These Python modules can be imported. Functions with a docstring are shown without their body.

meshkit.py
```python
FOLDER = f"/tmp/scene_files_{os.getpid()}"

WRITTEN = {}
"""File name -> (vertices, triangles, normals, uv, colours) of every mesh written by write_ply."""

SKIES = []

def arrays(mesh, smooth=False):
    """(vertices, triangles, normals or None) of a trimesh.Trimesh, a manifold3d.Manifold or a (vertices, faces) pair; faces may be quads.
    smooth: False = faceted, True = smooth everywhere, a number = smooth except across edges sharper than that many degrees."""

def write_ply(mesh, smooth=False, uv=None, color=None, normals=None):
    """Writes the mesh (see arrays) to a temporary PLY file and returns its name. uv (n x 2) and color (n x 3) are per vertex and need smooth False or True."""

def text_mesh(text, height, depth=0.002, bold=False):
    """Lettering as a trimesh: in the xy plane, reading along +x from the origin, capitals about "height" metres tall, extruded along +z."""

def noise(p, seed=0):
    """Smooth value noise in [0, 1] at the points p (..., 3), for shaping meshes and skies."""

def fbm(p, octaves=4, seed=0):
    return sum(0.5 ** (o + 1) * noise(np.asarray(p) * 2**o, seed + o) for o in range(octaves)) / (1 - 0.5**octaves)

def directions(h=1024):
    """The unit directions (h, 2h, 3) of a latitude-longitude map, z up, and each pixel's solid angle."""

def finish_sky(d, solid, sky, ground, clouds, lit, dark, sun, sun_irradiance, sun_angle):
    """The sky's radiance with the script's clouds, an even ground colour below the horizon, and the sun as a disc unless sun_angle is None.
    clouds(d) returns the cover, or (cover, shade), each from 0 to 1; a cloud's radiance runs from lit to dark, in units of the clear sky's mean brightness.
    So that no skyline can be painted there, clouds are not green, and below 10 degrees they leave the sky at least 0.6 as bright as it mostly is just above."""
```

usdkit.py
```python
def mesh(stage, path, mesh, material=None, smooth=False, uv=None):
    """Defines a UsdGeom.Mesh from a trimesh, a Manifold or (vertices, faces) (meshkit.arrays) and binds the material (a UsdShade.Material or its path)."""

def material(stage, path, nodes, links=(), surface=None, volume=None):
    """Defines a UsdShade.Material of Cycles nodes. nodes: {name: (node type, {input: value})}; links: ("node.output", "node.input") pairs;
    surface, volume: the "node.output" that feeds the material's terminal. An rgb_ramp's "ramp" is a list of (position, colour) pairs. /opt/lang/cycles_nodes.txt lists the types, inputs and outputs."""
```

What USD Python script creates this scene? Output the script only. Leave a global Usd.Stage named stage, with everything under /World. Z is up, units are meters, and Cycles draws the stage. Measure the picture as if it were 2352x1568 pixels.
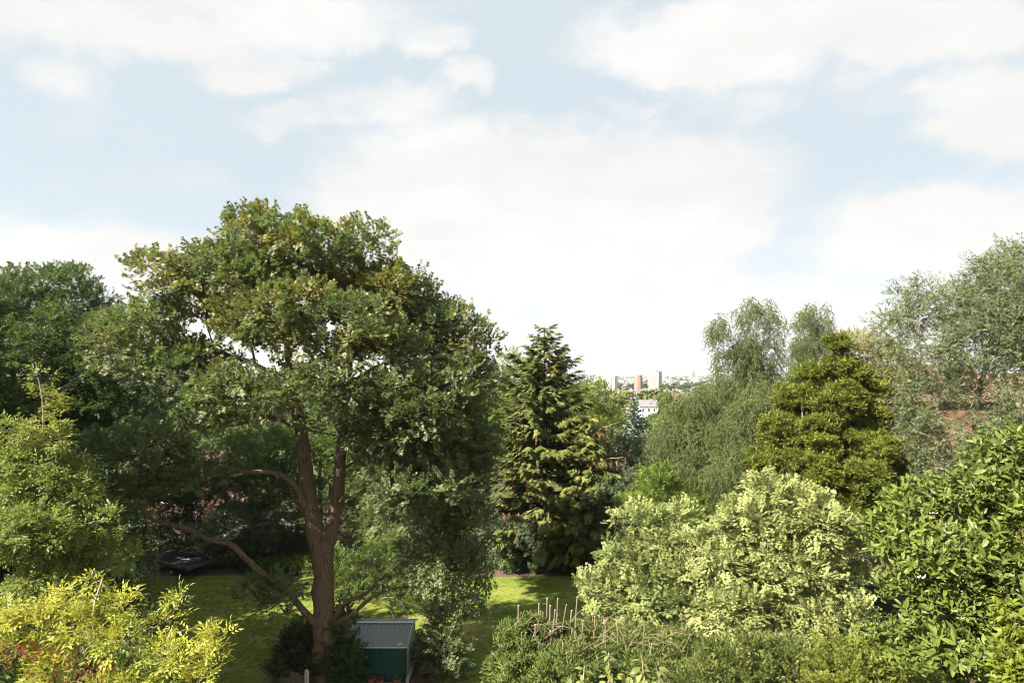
import math, random
import numpy as np, trimesh
from scipy.spatial import cKDTree
from pxr import Usd, UsdGeom, UsdLux, UsdShade, Gf, Sdf, Vt
import usdkit, meshkit

# ------------------------------------------------------------------ camera, sky, sun, exposure
stage = Usd.Stage.CreateInMemory()
UsdGeom.SetStageUpAxis(stage, 'Z'); UsdGeom.SetStageMetersPerUnit(stage, 1.0)
UsdGeom.Xform.Define(stage, '/World'); UsdGeom.Scope.Define(stage, '/World/Looks')

F, CX, HY, CAM_H = 1378.0, 1176.0, 860.0, 14.5      # level lens with a vertical shift, eye 14.5 m above the lawn
cam = UsdGeom.Camera.Define(stage, '/World/camera')
cam.AddTranslateOp().Set(Gf.Vec3d(0, 0, CAM_H)); cam.AddRotateXOp().Set(90.0)
cam.CreateHorizontalApertureAttr(36.0); cam.CreateVerticalApertureAttr(36.0 * 682 / 1024)
cam.CreateFocalLengthAttr(36.0 * F / 2352); cam.CreateVerticalApertureOffsetAttr(36.0 * (HY - 784) / 2352)
cam.CreateClippingRangeAttr(Gf.Vec2f(0.1, 100000)); cam.CreateExposureAttr(2.31)

SUN = np.array([-0.87, -0.49, 0.0]); SUN /= np.linalg.norm(SUN); ELEV = math.radians(42)
SUN = np.array([SUN[0] * math.cos(ELEV), SUN[1] * math.cos(ELEV), math.sin(ELEV)])
sun = UsdLux.DistantLight.Define(stage, '/World/sun')
sun.CreateNormalizeAttr(True); sun.CreateIntensityAttr(1.05); sun.CreateAngleAttr(0.5); sun.CreateColorAttr(Gf.Vec3f(1.0, 0.93, 0.81))
sun.AddRotateZOp().Set(math.degrees(math.atan2(SUN[1], SUN[0])) + 90); sun.AddRotateXOp().Set(90 - math.degrees(ELEV))

CLOUD = (3.98, 3.95, 3.88)
BLOBS = [(420, 40, 760, 120, 1.0), (600, 150, 190, 75, .9), (980, 90, 170, 60, .8), (1070, 190, 110, 60, .7), (670, 285, 150, 45, .55), (880, 255, 170, 60, .6),
         (1250, 450, 600, 200, 1.15), (1300, 330, 230, 80, .7), (1640, 110, 340, 105, 1.0), (1950, 50, 560, 95, 1.0), (2310, 250, 220, 120, .9), (2125, 195, 80, 32, .5),
         (1480, 262, 80, 50, .6), (2230, 540, 420, 100, .9), (170, 570, 190, 60, .5), (1720, 250, 120, 60, .35), (160, 170, 90, 60, .45)]
def sky_material():
    N, L = {}, []
    N['tc'] = ('texture_coordinate', {})
    N['sx'] = ('separate_xyz', {}); L.append(('tc.generated', 'sx.vector'))
    N['ym'] = ('math', {'math_type': 'maximum', 'value2': 0.06}); L.append(('sx.y', 'ym.value1'))
    N['u'] = ('math', {'math_type': 'divide'}); L += [('sx.x', 'u.value1'), ('ym.value', 'u.value2')]
    N['v'] = ('math', {'math_type': 'divide'}); L += [('sx.z', 'v.value1'), ('ym.value', 'v.value2')]
    N['uv'] = ('combine_xyz', {}); L += [('u.value', 'uv.x'), ('v.value', 'uv.y')]
    # ragged edges: the blob plane is warped by noise
    N['wn'] = ('noise_texture', {'scale': 5.0, 'detail': 9.0, 'roughness': 0.66}); L.append(('tc.generated', 'wn.vector'))
    N['ws'] = ('vector_math', {'math_type': 'subtract', 'vector2': (.5, .5, .5)}); L.append(('wn.color', 'ws.vector1'))
    N['wm'] = ('vector_math', {'math_type': 'multiply', 'vector2': (.30, .19, 0)}); L.append(('ws.vector', 'wm.vector1'))
    N['uw'] = ('vector_math', {'math_type': 'add'}); L += [('uv.vector', 'uw.vector1'), ('wm.vector', 'uw.vector2')]
    last = None
    for i, (px, py, rx, ry, a) in enumerate(BLOBS):
        N[f's{i}'] = ('vector_math', {'math_type': 'subtract', 'vector2': ((px - CX) / F, (HY - py) / F, 0)}); L.append(('uw.vector', f's{i}.vector1'))
        N[f'm{i}'] = ('vector_math', {'math_type': 'multiply', 'vector2': (F / rx, F / ry, 0)}); L.append((f's{i}.vector', f'm{i}.vector1'))
        N[f'l{i}'] = ('vector_math', {'math_type': 'length'}); L.append((f'm{i}.vector', f'l{i}.vector1'))
        N[f'r{i}'] = ('map_range', {'range_type': 'smoothstep', 'from_min': 0.40, 'from_max': 1.30, 'to_min': a, 'to_max': 0.0}); L.append((f'l{i}.value', f'r{i}.value'))
        if last is None: last = f'r{i}.result'
        else:
            N[f'a{i}'] = ('math', {'math_type': 'maximum'}); L += [(last, f'a{i}.value1'), (f'r{i}.result', f'a{i}.value2')]; last = f'a{i}.value'
    # the same broken cloud goes on all round, from noise alone
    N['cm'] = ('mapping', {'scale': (1, 1, 2.4)}); L.append(('tc.generated', 'cm.vector'))
    N['cn'] = ('noise_texture', {'scale': 3.0, 'detail': 10.0, 'roughness': 0.64}); L.append(('cm.vector', 'cn.vector'))
    N['cr'] = ('map_range', {'from_min': 0.34, 'from_max': 0.68, 'to_min': -0.36, 'to_max': 0.48}); L.append(('cn.fac', 'cr.value'))
    N['sum'] = ('math', {'math_type': 'add'}); L += [(last, 'sum.value1'), ('cr.result', 'sum.value2')]
    N['hz'] = ('map_range', {'range_type': 'smoothstep', 'from_min': 0.02, 'from_max': 0.33, 'to_min': 0.9, 'to_max': 0.0}); L.append(('sx.z', 'hz.value'))
    N['sum2'] = ('math', {'math_type': 'add'}); L += [('sum.value', 'sum2.value1'), ('hz.result', 'sum2.value2')]
    N['cov'] = ('map_range', {'range_type': 'smoothstep', 'from_min': 0.12, 'from_max': 0.92, 'to_min': 0.0, 'to_max': 1.0}); L.append(('sum2.value', 'cov.value'))
    # cloud tone: slightly grey bellies
    N['tn'] = ('noise_texture', {'scale': 4.2, 'detail': 9.0, 'roughness': 0.62}); L.append(('cm.vector', 'tn.vector'))
    N['tr'] = ('rgb_ramp', {'ramp': [(0.3, tuple(c * .90 for c in CLOUD)), (0.62, CLOUD)]}); L.append(('tn.fac', 'tr.fac'))
    N['sky'] = ('sky_texture', {'sky_type': 'single_scattering', 'sun_disc': False, 'sun_elevation': ELEV, 'sun_rotation': math.atan2(SUN[0], SUN[1]), 'altitude': 60.0, 'aerosol_density': 1.6})
    N['veil'] = ('mix', {'mix_type': 'mix', 'fac': .90, 'color2': (2.96, 3.30, 3.47)}); L.append(('sky.color', 'veil.color1'))    # thin high haze between the clouds
    N['mix'] = ('mix', {'mix_type': 'mix'}); L += [('cov.result', 'mix.fac'), ('veil.color', 'mix.color1'), ('tr.color', 'mix.color2')]
    N['bg'] = ('background_shader', {'strength': 0.05}); N['gl'] = ('map_range', {'range_type': 'smoothstep', 'from_min': 0.0, 'from_max': 0.30, 'to_min': 1.16, 'to_max': 1.0}); L.append(('sx.z', 'gl.value'))     # bright haze low down, all round
    N['gv'] = ('vector_math', {'math_type': 'scale'}); L += [('mix.color', 'gv.vector1'), ('gl.result', 'gv.scale')]; L.append(('gv.vector', 'bg.color'))
    return usdkit.material(stage, '/World/Looks/sky_look', N, L, surface='bg.background')
dome = UsdLux.DomeLight.Define(stage, '/World/sky')
UsdShade.MaterialBindingAPI.Apply(dome.GetPrim()).Bind(sky_material())
dome.GetPrim().SetCustomDataByKey('kind', 'structure')

# ------------------------------------------------------------------ helpers
RNG = np.random.default_rng(7)
def P(px, py, Y): return np.array([(px - CX) / F * Y, Y, CAM_H - (py - HY) / F * Y])
def gz(x, y):
    """height of the ground: a level garden, then a slope down to the town, then far hills"""
    x, y = np.asarray(x, float), np.asarray(y, float)
    t = np.clip((y - 45.0) / 900.0, 0, 1); z = -27.0 * (1 - (1 - t) ** 2)
    return z
USED = {}
def path_for(name, parent='/World'):
    k = (str(parent), name); n = USED.get(k, 0); USED[k] = n + 1
    return f'{parent}/{name}' + (f'_{n:03d}' if n else '')
def tag(prim, label=None, cat=None, group=None, kind=None):
    for k, v in (('label', label), ('category', cat), ('group', group), ('kind', kind)):
        if v: prim.SetCustomDataByKey(k, v)
    return prim
def thing(name, label, cat, loc=(0, 0, 0), rotz=0.0, group=None):
    x = UsdGeom.Xform.Define(stage, path_for(name)); x.AddTranslateOp().Set(Gf.Vec3d(*map(float, loc)))
    if rotz: x.AddRotateZOp().Set(float(rotz))
    return tag(x.GetPrim(), label, cat, group)
def pth(p): return '/World' if p is None else str(p.GetPath())
def obj(name, mesh, mat, parent=None, smooth=False, **kw):
    m = usdkit.mesh(stage, path_for(name, pth(parent)), mesh, mat, smooth=smooth)
    return tag(m.GetPrim(), **kw)
def at(mesh, loc, rotz=0):
    m = mesh.copy()
    if rotz: m.apply_transform(trimesh.transformations.rotation_matrix(math.radians(rotz), [0, 0, 1]))
    m.apply_translation(loc); return m
def box(x0, x1, y0, y1, z0, z1):
    m = trimesh.creation.box([x1 - x0, y1 - y0, z1 - z0]); m.apply_translation([(x0 + x1) / 2, (y0 + y1) / 2, (z0 + z1) / 2]); return m
def cat(ms): return trimesh.util.concatenate([m for m in ms if m is not None])
def norm(v): v = np.asarray(v, float); return v / np.maximum(np.linalg.norm(v, axis=-1, keepdims=True), 1e-9)
def tube(pts, rad, sides=6, cap=True, rough=0.0, seed=0):
    """a swept tube through pts with a radius at each"""
    pts = np.asarray(pts, float); rad = np.broadcast_to(np.asarray(rad, float), len(pts))
    t = np.gradient(pts, axis=0); t = norm(t)
    ref = np.array([0, 0, 1.0]) if abs(t[0][2]) < 0.9 else np.array([1.0, 0, 0])
    a = norm(np.cross(t[0], ref)); ring = []
    ang = np.linspace(0, 2 * np.pi, sides, endpoint=False)
    for i in range(len(pts)):
        a = norm(a - t[i] * np.dot(a, t[i])); b = np.cross(t[i], a)
        d = np.cos(ang)[:, None] * a + np.sin(ang)[:, None] * b
        rr = np.full(sides, rad[i])
        if rough: rr = rr * (1 + rough * (meshkit.fbm(pts[i] * 1.3 + d * 1.1, 3, seed) - .5) * 2)
        ring.append(pts[i] + d * rr[:, None])
    v = np.vstack(ring); n = len(pts); f = []
    i = np.arange(sides); j = (i + 1) % sides
    for k in range(n - 1):
        o = k * sides
        f.append(np.stack([o + i, o + j, o + sides + j], 1)); f.append(np.stack([o + i, o + sides + j, o + sides + i], 1))
    if cap:
        v = np.vstack([v, pts[-1]]); c = len(v) - 1; o = (n - 1) * sides
        f.append(np.stack([o + i, o + j, np.full(sides, c)], 1))
    return trimesh.Trimesh(v, np.vstack(f), process=False)
def smooth_path(pts, rad, step=0.3):
    from scipy.interpolate import CubicSpline
    pts = np.asarray(pts, float); s = np.r_[0, np.cumsum(np.linalg.norm(np.diff(pts, axis=0), axis=1))]
    n = max(int(s[-1] / step), 3); u = np.linspace(0, s[-1], n)
    return CubicSpline(s, pts)(u), np.interp(u, s, rad)

# ------------------------------------------------------------------ materials
def mat(name, nodes, links, surface='p.BSDF', volume=None): return usdkit.material(stage, f'/World/Looks/{name}', nodes, links, surface=surface, volume=volume)
def leaf_mat(name, cols, trans=(.10, .16, .02), tmix=.32, rough=.58, spec=.22, gain=1.56, red=1.21, patch=.25, patch_amp=.5, island=.5, obj_amp=.35, top=None):
    """leaf colours vary per leaf (island), per spray (object) and in patches through the crown; top=(z0, z1, colour) turns the upper leaves"""
    fix = lambda ramp: [(a, (c[0] * gain * red, c[1] * gain, c[2] * gain * .9)) for a, c in ramp]
    cols = fix(cols); rough = max(rough, .42); spec = min(spec, .5); trans = tuple(min(.9, q * gain) for q in trans)
    N = {'g': ('geometry', {}), 'o': ('object_info', {}),
         'n': ('noise_texture', {'scale': patch, 'detail': 2.0}),
         'nm': ('math', {'math_type': 'multiply', 'value2': patch_amp}),
         'im': ('math', {'math_type': 'multiply', 'value2': island}),
         'om': ('math', {'math_type': 'multiply', 'value2': obj_amp}),
         'a': ('math', {'math_type': 'add'}), 'b': ('math', {'math_type': 'add'}),
         'c': ('math', {'math_type': 'subtract', 'value2': (patch_amp + island + obj_amp) / 2 - .5}),
         'r': ('rgb_ramp', {'ramp': cols}),
         'p': ('principled_bsdf', {'roughness': rough, 'specular_ior_level': spec}),
         't': ('translucent_bsdf', {}), 'tm': ('mix', {'mix_type': 'mix', 'fac': .55, 'color2': trans}), 'm': ('mix_closure', {'fac': tmix})}
    L = [('g.position', 'n.vector'), ('n.fac', 'nm.value1'), ('g.random_per_island', 'im.value1'), ('o.random', 'om.value1'),
         ('nm.value', 'a.value1'), ('im.value', 'a.value2'), ('a.value', 'b.value1'), ('om.value', 'b.value2'), ('b.value', 'c.value1'), ('c.value', 'r.fac')]
    col = 'r.color'
    if top:
        z0, z1, ramp = top; ramp = fix(ramp)
        N |= {'sp': ('separate_xyz', {}), 'zr': ('map_range', {'from_min': z0, 'from_max': z1, 'to_min': 0.0, 'to_max': 1.0, 'clamp': True}),
              'n2': ('noise_texture', {'scale': .55, 'detail': 3.0}), 'n2r': ('map_range', {'from_min': .38, 'from_max': .62, 'to_min': .18, 'to_max': 1.18}),
              'i2': ('map_range', {'from_min': 0, 'from_max': 1, 'to_min': -.4, 'to_max': .4}), 'ta': ('math', {'math_type': 'add'}),
              'tb': ('math', {'math_type': 'multiply'}), 'tc': ('math', {'math_type': 'multiply', 'value2': 1.0, 'use_clamp': True}), 'r2': ('rgb_ramp', {'ramp': ramp}), 'mx': ('mix', {'mix_type': 'mix'})}
        L += [('g.position', 'sp.vector'), ('sp.z', 'zr.value'), ('g.position', 'n2.vector'), ('n2.fac', 'n2r.value'), ('g.random_per_island', 'i2.value'),
              ('n2r.result', 'ta.value1'), ('i2.result', 'ta.value2'), ('ta.value', 'tb.value1'), ('zr.result', 'tb.value2'), ('tb.value', 'tc.value1'), ('c.value', 'r2.fac'),
              ('tc.value', 'mx.fac'), ('r.color', 'mx.color1'), ('r2.color', 'mx.color2')]
        col = 'mx.color'
    L += [(col, 'p.base_color'), (col, 'tm.color1'), ('tm.color', 't.color'), ('p.BSDF', 'm.closure1'), ('t.BSDF', 'm.closure2')]
    return mat(name, N, L, surface='m.closure')
def rough_mat(name, c1, c2, scale=6.0, rough=.85, bump=.3, dist=.02, c3=None, spec=.3, stretch=(1, 1, 1), metallic=0.0):
    ramp = [(.3, c1), (.7, c2)] if c3 is None else [(.28, c1), (.5, c2), (.72, c3)]
    N = {'g': ('geometry', {}), 'mp': ('mapping', {'scale': stretch}), 'n': ('noise_texture', {'scale': scale, 'detail': 6.0, 'roughness': .6}), 'r': ('rgb_ramp', {'ramp': ramp}),
         'b': ('bump', {'strength': bump, 'distance': dist}), 'p': ('principled_bsdf', {'roughness': rough, 'specular_ior_level': spec, 'metallic': metallic})}
    return mat(name, N, [('g.position', 'mp.vector'), ('mp.vector', 'n.vector'), ('n.fac', 'r.fac'), ('r.color', 'p.base_color'), ('n.fac', 'b.height'), ('b.normal', 'p.normal')])

BARK = rough_mat('brown_bark_look', (.032, .020, .013), (.155, .10, .066), 5, bump=1.0, dist=.09, stretch=(1.6, 1.6, .35), c3=(.08, .048, .031))
BARK_GREY = rough_mat('grey_bark_look', (.10, .085, .065), (.24, .20, .15), 9, bump=.6, stretch=(1, 1, .4))
BARK_DARK = rough_mat('dark_bark_look', (.03, .022, .016), (.085, .06, .042), 8, bump=.6, stretch=(1, 1, .4))
BARK_PALE = rough_mat('pale_tan_bark_look', (.22, .15, .10), (.42, .33, .25), 5, bump=.4, stretch=(1, 1, .3))
TWIG = rough_mat('dry_twig_look', (.14, .10, .055), (.30, .235, .14), 6, bump=.2)
BARK_WHITE = rough_mat('birch_bark_look', (.16, .13, .11), (.55, .52, .47), 6, bump=.3, stretch=(1, 1, 2.5))
STEM_RED = rough_mat('cut_stem_look', (.075, .060, .04), (.215, .178, .118), 14, bump=.5, stretch=(1, 1, .3))
CUT_WOOD = rough_mat('cut_wood_look', (.50, .40, .27), (.66, .56, .42), 30, bump=.1)

# ------------------------------------------------------------------ leaves, sprays and crowns
def leaf_ovate(L, W, fold=.15, droop=.1, fine=False):
    if fine:
        v = np.array([[0, 0, 0], [.3, 0, .02], [.65, 0, -.02], [1, 0, -droop * 2], [.22, .42, fold * .8], [.55, .5, fold], [.82, .28, fold * .3 - droop], [.22, -.42, fold * .8], [.55, -.5, fold], [.82, -.28, fold * .3 - droop]])
        f = np.array([[0, 1, 4], [1, 5, 4], [1, 2, 5], [2, 6, 5], [2, 3, 6], [0, 7, 1], [1, 7, 8], [1, 8, 2], [2, 8, 9], [2, 9, 3]])
    else:
        v = np.array([[0, 0, 0], [.5, 0, -.02], [1, 0, -droop * 2], [.42, .5, fold], [.42, -.5, fold]])
        f = np.array([[0, 1, 3], [1, 2, 3], [0, 4, 1], [1, 4, 2]])
    return v * [L, W, W], f
def leaf_palmate(R, droop=.12):
    ang = np.radians([180, 128, 98, 66, 35, 18, 0, -18, -35, -66, -98, -128]); r = np.array([.06, .62, .42, .92, .5, .62, 1.05, .62, .5, .92, .42, .62])
    v = np.stack([np.cos(ang) * r + .15, np.sin(ang) * r, -droop * r * r], 1); v = np.vstack([[.15, 0, .04], v]) * R
    i = np.arange(1, 13); return v, np.stack([np.zeros(12, int), i, np.roll(i, -1)], 1)
def frame(d, up):
    d = norm(d); z = norm(up - d * np.sum(d * up, -1, keepdims=True)); y = np.cross(z, d)
    return np.stack([d, y, z], -1)
def put(leaf, pos, d, up, s=1.0):
    R = frame(np.asarray(d, float), np.asarray(up, float)); return leaf[0] * s @ R.T + pos, leaf[1]
def merge(parts):
    v, f, o = [], [], 0
    for a, b in parts: v.append(a); f.append(b + o); o += len(a)
    return np.vstack(v), np.vstack(f)
def spray_simple(leaf, n, L, seed, spread=55, jit=.35, pet=.04, tip=True, zup=.25):
    """a twig along +x with leaves set alternately"""
    r = np.random.default_rng(seed); out = []
    for i in range(n):
        t = (i + .6) / n; side = 1 if i % 2 else -1; a = math.radians(r.normal(spread, 16)) * side * (1 - .6 * t * tip)
        d = np.array([math.cos(a), math.sin(a), r.normal(zup * .4, .25)]); up = np.array([0, 0, 1.0]) + r.normal(0, jit, 3)
        out.append(put(leaf, np.array([t * L, 0, 0]) + norm(d) * pet + r.normal(0, .015, 3), d, up, r.uniform(.72, 1.15)))
    return out
def spray_whorl(leaf, n, seed, tilt=50, jit=.25, stack=.05):
    r = np.random.default_rng(seed); out = []
    for i in range(n):
        a = i * 2.399 + r.normal(0, .2); tl = math.radians(np.clip(r.normal(tilt, 15) * (1.25 - .6 * i / n), 12, 105))
        d = np.array([math.cos(tl), math.sin(tl) * math.cos(a), math.sin(tl) * math.sin(a)]); up = np.array([1.0, 0, 0]) * .9 - d * .2 + r.normal(0, jit, 3)
        out.append(put(leaf, np.array([(i / n - .5) * stack * n * .5, 0, 0]), d, up, r.uniform(.75, 1.12)))
    return out
def spray_compound(leaf, nl, pairs, L, seed, droop=.35):
    """a few pinnate leaves, each a terminal leaflet and side pairs"""
    r = np.random.default_rng(seed); out = []
    for i in range(nl):
        a = i * 2.2 + r.uniform(-.4, .4); tl = r.uniform(.5, 1.1); d = norm(np.array([math.cos(tl), math.sin(tl) * math.cos(a), math.sin(tl) * math.sin(a)]))
        p = np.array([r.uniform(0, .12), 0, 0]); up = np.array([0.2, 0, 1.0])
        for k in range(pairs + 1):
            p = p + d * L / (pairs + 1); d = norm(d + np.array([0, 0, -droop / (pairs + 1)]))
            y = norm(np.cross(up, d))
            if k < pairs:
                for s in (1, -1): out.append(put(leaf, p, d * .7 + y * s * .8 + r.normal(0, .12, 3), up + r.normal(0, .3, 3), r.uniform(.75, 1.05)))
            else: out.append(put(leaf, p, d + r.normal(0, .1, 3), up + r.normal(0, .3, 3), 1.1))
    return out
def spray_strand(leaf, n, L, seed, jit=.5):
    """a hanging string of small leaves along +x"""
    r = np.random.default_rng(seed); out = []; p = np.zeros(3)
    for i in range(n):
        p = np.array([i / n * L, 0, 0]) + np.array([0, math.sin(i * .4 + seed) * .04, math.cos(i * .3 + seed) * .04]); a = r.uniform(0, 2 * math.pi)
        d = norm(np.array([.8, math.cos(a), math.sin(a)])); out.append(put(leaf, p, d, np.array([-.4, math.cos(a), math.sin(a)]) + r.normal(0, jit, 3), r.uniform(.7, 1.2)))
    return out
def spray_frond(L, W, n, seed, hang=.0, needle=.05):
    """a flat conifer frond along +x: side twigs made of narrow blades"""
    r = np.random.default_rng(seed); out = []; blade = (np.array([[0, -.5, 0], [0, .5, 0], [.55, .42, 0], [1, 0, 0], [.55, -.42, 0]]), np.array([[0, 1, 2], [0, 2, 4], [4, 2, 3]]))
    for i in range(n):
        t = (i + .3) / n; s = 1 if i % 2 else -1; w = W * (1 - .75 * t) * r.uniform(.7, 1.15) * (.55 + .45 * min(1, t * 4)); a = math.radians(r.uniform(45, 65)) * s
        d = np.array([math.cos(a), math.sin(a), -hang * r.uniform(.4, 1.3)]); p = np.array([t * L, 0, -hang * .3 * t * t * L])
        out.append(put((blade[0] * [w, needle, 1], blade[1]), p, d, np.array([0, 0, 1.0]) + r.normal(0, .35, 3)))
    out.append(put((blade[0] * [L, needle * .9, 1], blade[1]), np.zeros(3), [1, 0, -hang * .25], np.array([0, 0, 1.0])))
    return out
def spray_tuft(n, L, W, seed, open_=.8):
    """a puff of short scale-leaf sprigs, most of them pointing along +x"""
    r = np.random.default_rng(seed); out = []; bl = (np.array([[0, -.3, 0], [.6, -.5, .05], [1, 0, 0], [.6, .5, .05], [0, .3, 0]]), np.array([[0, 1, 4], [1, 3, 4], [1, 2, 3]]))
    for i in range(n):
        d = norm(np.array([1.0, 0, 0]) + r.normal(0, open_, 3) * [.5, 1, 1]); p = r.normal(0, L * .42, 3)
        out.append(put((bl[0] * [L * r.uniform(.5, 1), W, W], bl[1]), p, d, r.normal(0, 1, 3)))
    return out
def quats(R):
    """rotation matrices (n,3,3) -> (n,4) as x, y, z, w"""
    from scipy.spatial.transform import Rotation
    return Rotation.from_matrix(R).as_quat()
def instancer(name, parent, sprays, mats, pos, R, scale, idx, label=None, kind='stuff', protoname='leaf_spray'):
    pi = UsdGeom.PointInstancer.Define(stage, path_for(name, pth(parent))); targets = []
    for k, sp in enumerate(sprays):
        m = usdkit.mesh(stage, f'{pi.GetPath()}/{protoname}' + (f'_{k:03d}' if k else ''), merge(sp), mats if not isinstance(mats, (list, tuple)) else mats[k % len(mats)])
        targets.append(m.GetPath())
    pi.CreatePrototypesRel().SetTargets(targets)
    pi.CreatePositionsAttr(Vt.Vec3fArray.FromNumpy(np.ascontiguousarray(pos, np.float32)))
    q = quats(R).astype(np.float16); pi.CreateOrientationsAttr(Vt.QuathArray.FromNumpy(np.ascontiguousarray(q)))
    pi.CreateScalesAttr(Vt.Vec3fArray.FromNumpy(np.repeat(np.asarray(scale, np.float32)[:, None], 3, 1)))
    pi.CreateProtoIndicesAttr(Vt.IntArray.FromNumpy(np.asarray(idx, np.int32)))
    return tag(pi.GetPrim(), label=label, kind=kind)
COUNT = {'inst': 0, 'tri': 0}

def lobe(px, py, rx, ry, Y, rd=None):
    """a crown lobe measured in the photograph at distance Y: centre and radii in metres"""
    s = Y / F; return P(px, py, Y), np.array([rx * s, rd if rd else (rx + ry) / 2 * s, ry * s])
def clumps_of(lobes, cr, rng, gap=.8, inner=.25, cover=1.0, bough=None, dent=.55, cull=.36, zlay=1.35):
    """clump centres scattered over the lobes' shells, some within, none too close together; with each its outward direction.
    The shell is dented and broken up at the size of a bough, so that boughs stand proud of shaded hollows."""
    C, O = [], []; bough = bough or cr * 2.2
    for c, r in lobes:
        area = 4 * np.pi * ((r[0] * r[1]) ** 1.6 / 3 + (r[0] * r[2]) ** 1.6 / 3 + (r[1] * r[2]) ** 1.6 / 3) ** (1 / 1.6)
        n = int(cover * 6 * area / (cr * cr * 2) + 6)
        u = norm(rng.normal(size=(n, 3))); inn = rng.random(n) < inner; k = np.where(inn, rng.uniform(.35, .75, n), rng.uniform(.82, 1.04, n))
        k *= .84 + .36 * meshkit.noise(u * 2.3 + c, 3); p = c + u * r * k[:, None]; o = norm(u / r)
        v = meshkit.fbm((c + u * r) / bough * [1, 1, zlay], 2, 17); q = np.clip((v - .30) / .34, 0, 1); q = q * q * (3 - 2 * q)
        p = p - o * (1 - q)[:, None] * np.minimum(dent * bough, .45 * r.min()) * (~inn)[:, None]; ok = inn | (v > cull)
        C.append(p[ok]); O.append(o[ok])
    C, O = np.vstack(C), np.vstack(O)
    deep = np.min([np.linalg.norm((C - c) / r, axis=1) for c, r in lobes], axis=0)
    ok = (deep > .5) | (rng.random(len(C)) < inner); C, O = C[ok], O[ok]
    order = rng.permutation(len(C)); C, O = C[order], O[order]
    tree = cKDTree(C); alive = np.ones(len(C), bool); keep = []
    nb = tree.query_ball_point(C, gap * cr)
    for i in range(len(C)):
        if alive[i]:
            keep.append(i); alive[nb[i]] = False
    return C[keep], O[keep]
def boughs(lobes, R, flat, spacing, rng, droop=.15, k0=.70):
    """boughs standing on the lobes' shells: flattened lobes of their own, spaced so that shade shows between them"""
    C, O, Z, K = [], [], [], []
    for c, r in lobes:
        area = 4 * np.pi * ((r[0] * r[1]) ** 1.6 / 3 + (r[0] * r[2]) ** 1.6 / 3 + (r[1] * r[2]) ** 1.6 / 3) ** (1 / 1.6); n = int(14 * area / spacing ** 2) + 8
        u = norm(rng.normal(size=(n, 3))); rr = np.maximum(r - np.array([R, R, R * flat]) * .8, r * .25); small = r.min() < R * 1.3; k = rng.uniform(k0, 1.0, n) * (.86 + .28 * meshkit.noise(u * 2.1 + c, 5)); C.append(c + u * (r * .6 if small else rr) * k[:, None]); O.append(norm(u / r)); Z.append(np.full(n, min(1.0, 1.1 * r.min() / R))); K.append(np.full(n, small))
    C, O, Z, K = np.vstack(C), np.vstack(O), np.concatenate(Z), np.concatenate(K); deep = np.min([np.linalg.norm((C - c) / r, axis=1) for c, r in lobes], axis=0); ok = (deep > .38) | K; C, O, Z = C[ok], O[ok], Z[ok]
    order = rng.permutation(len(C)); C, O, Z = C[order], O[order], Z[order]; alive = np.ones(len(C), bool); keep = []; nb = cKDTree(C * [1, 1, 1 / max(flat, .3) * .8]).query_ball_point(C * [1, 1, 1 / max(flat, .3) * .8], spacing)
    for i in range(len(C)):
        if alive[i]: keep.append(i); alive[nb[i]] = False
    return [(C[i], np.array([R, R, R * flat]) * rng.uniform(.55, 1.35) * Z[i]) for i in keep]
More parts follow.
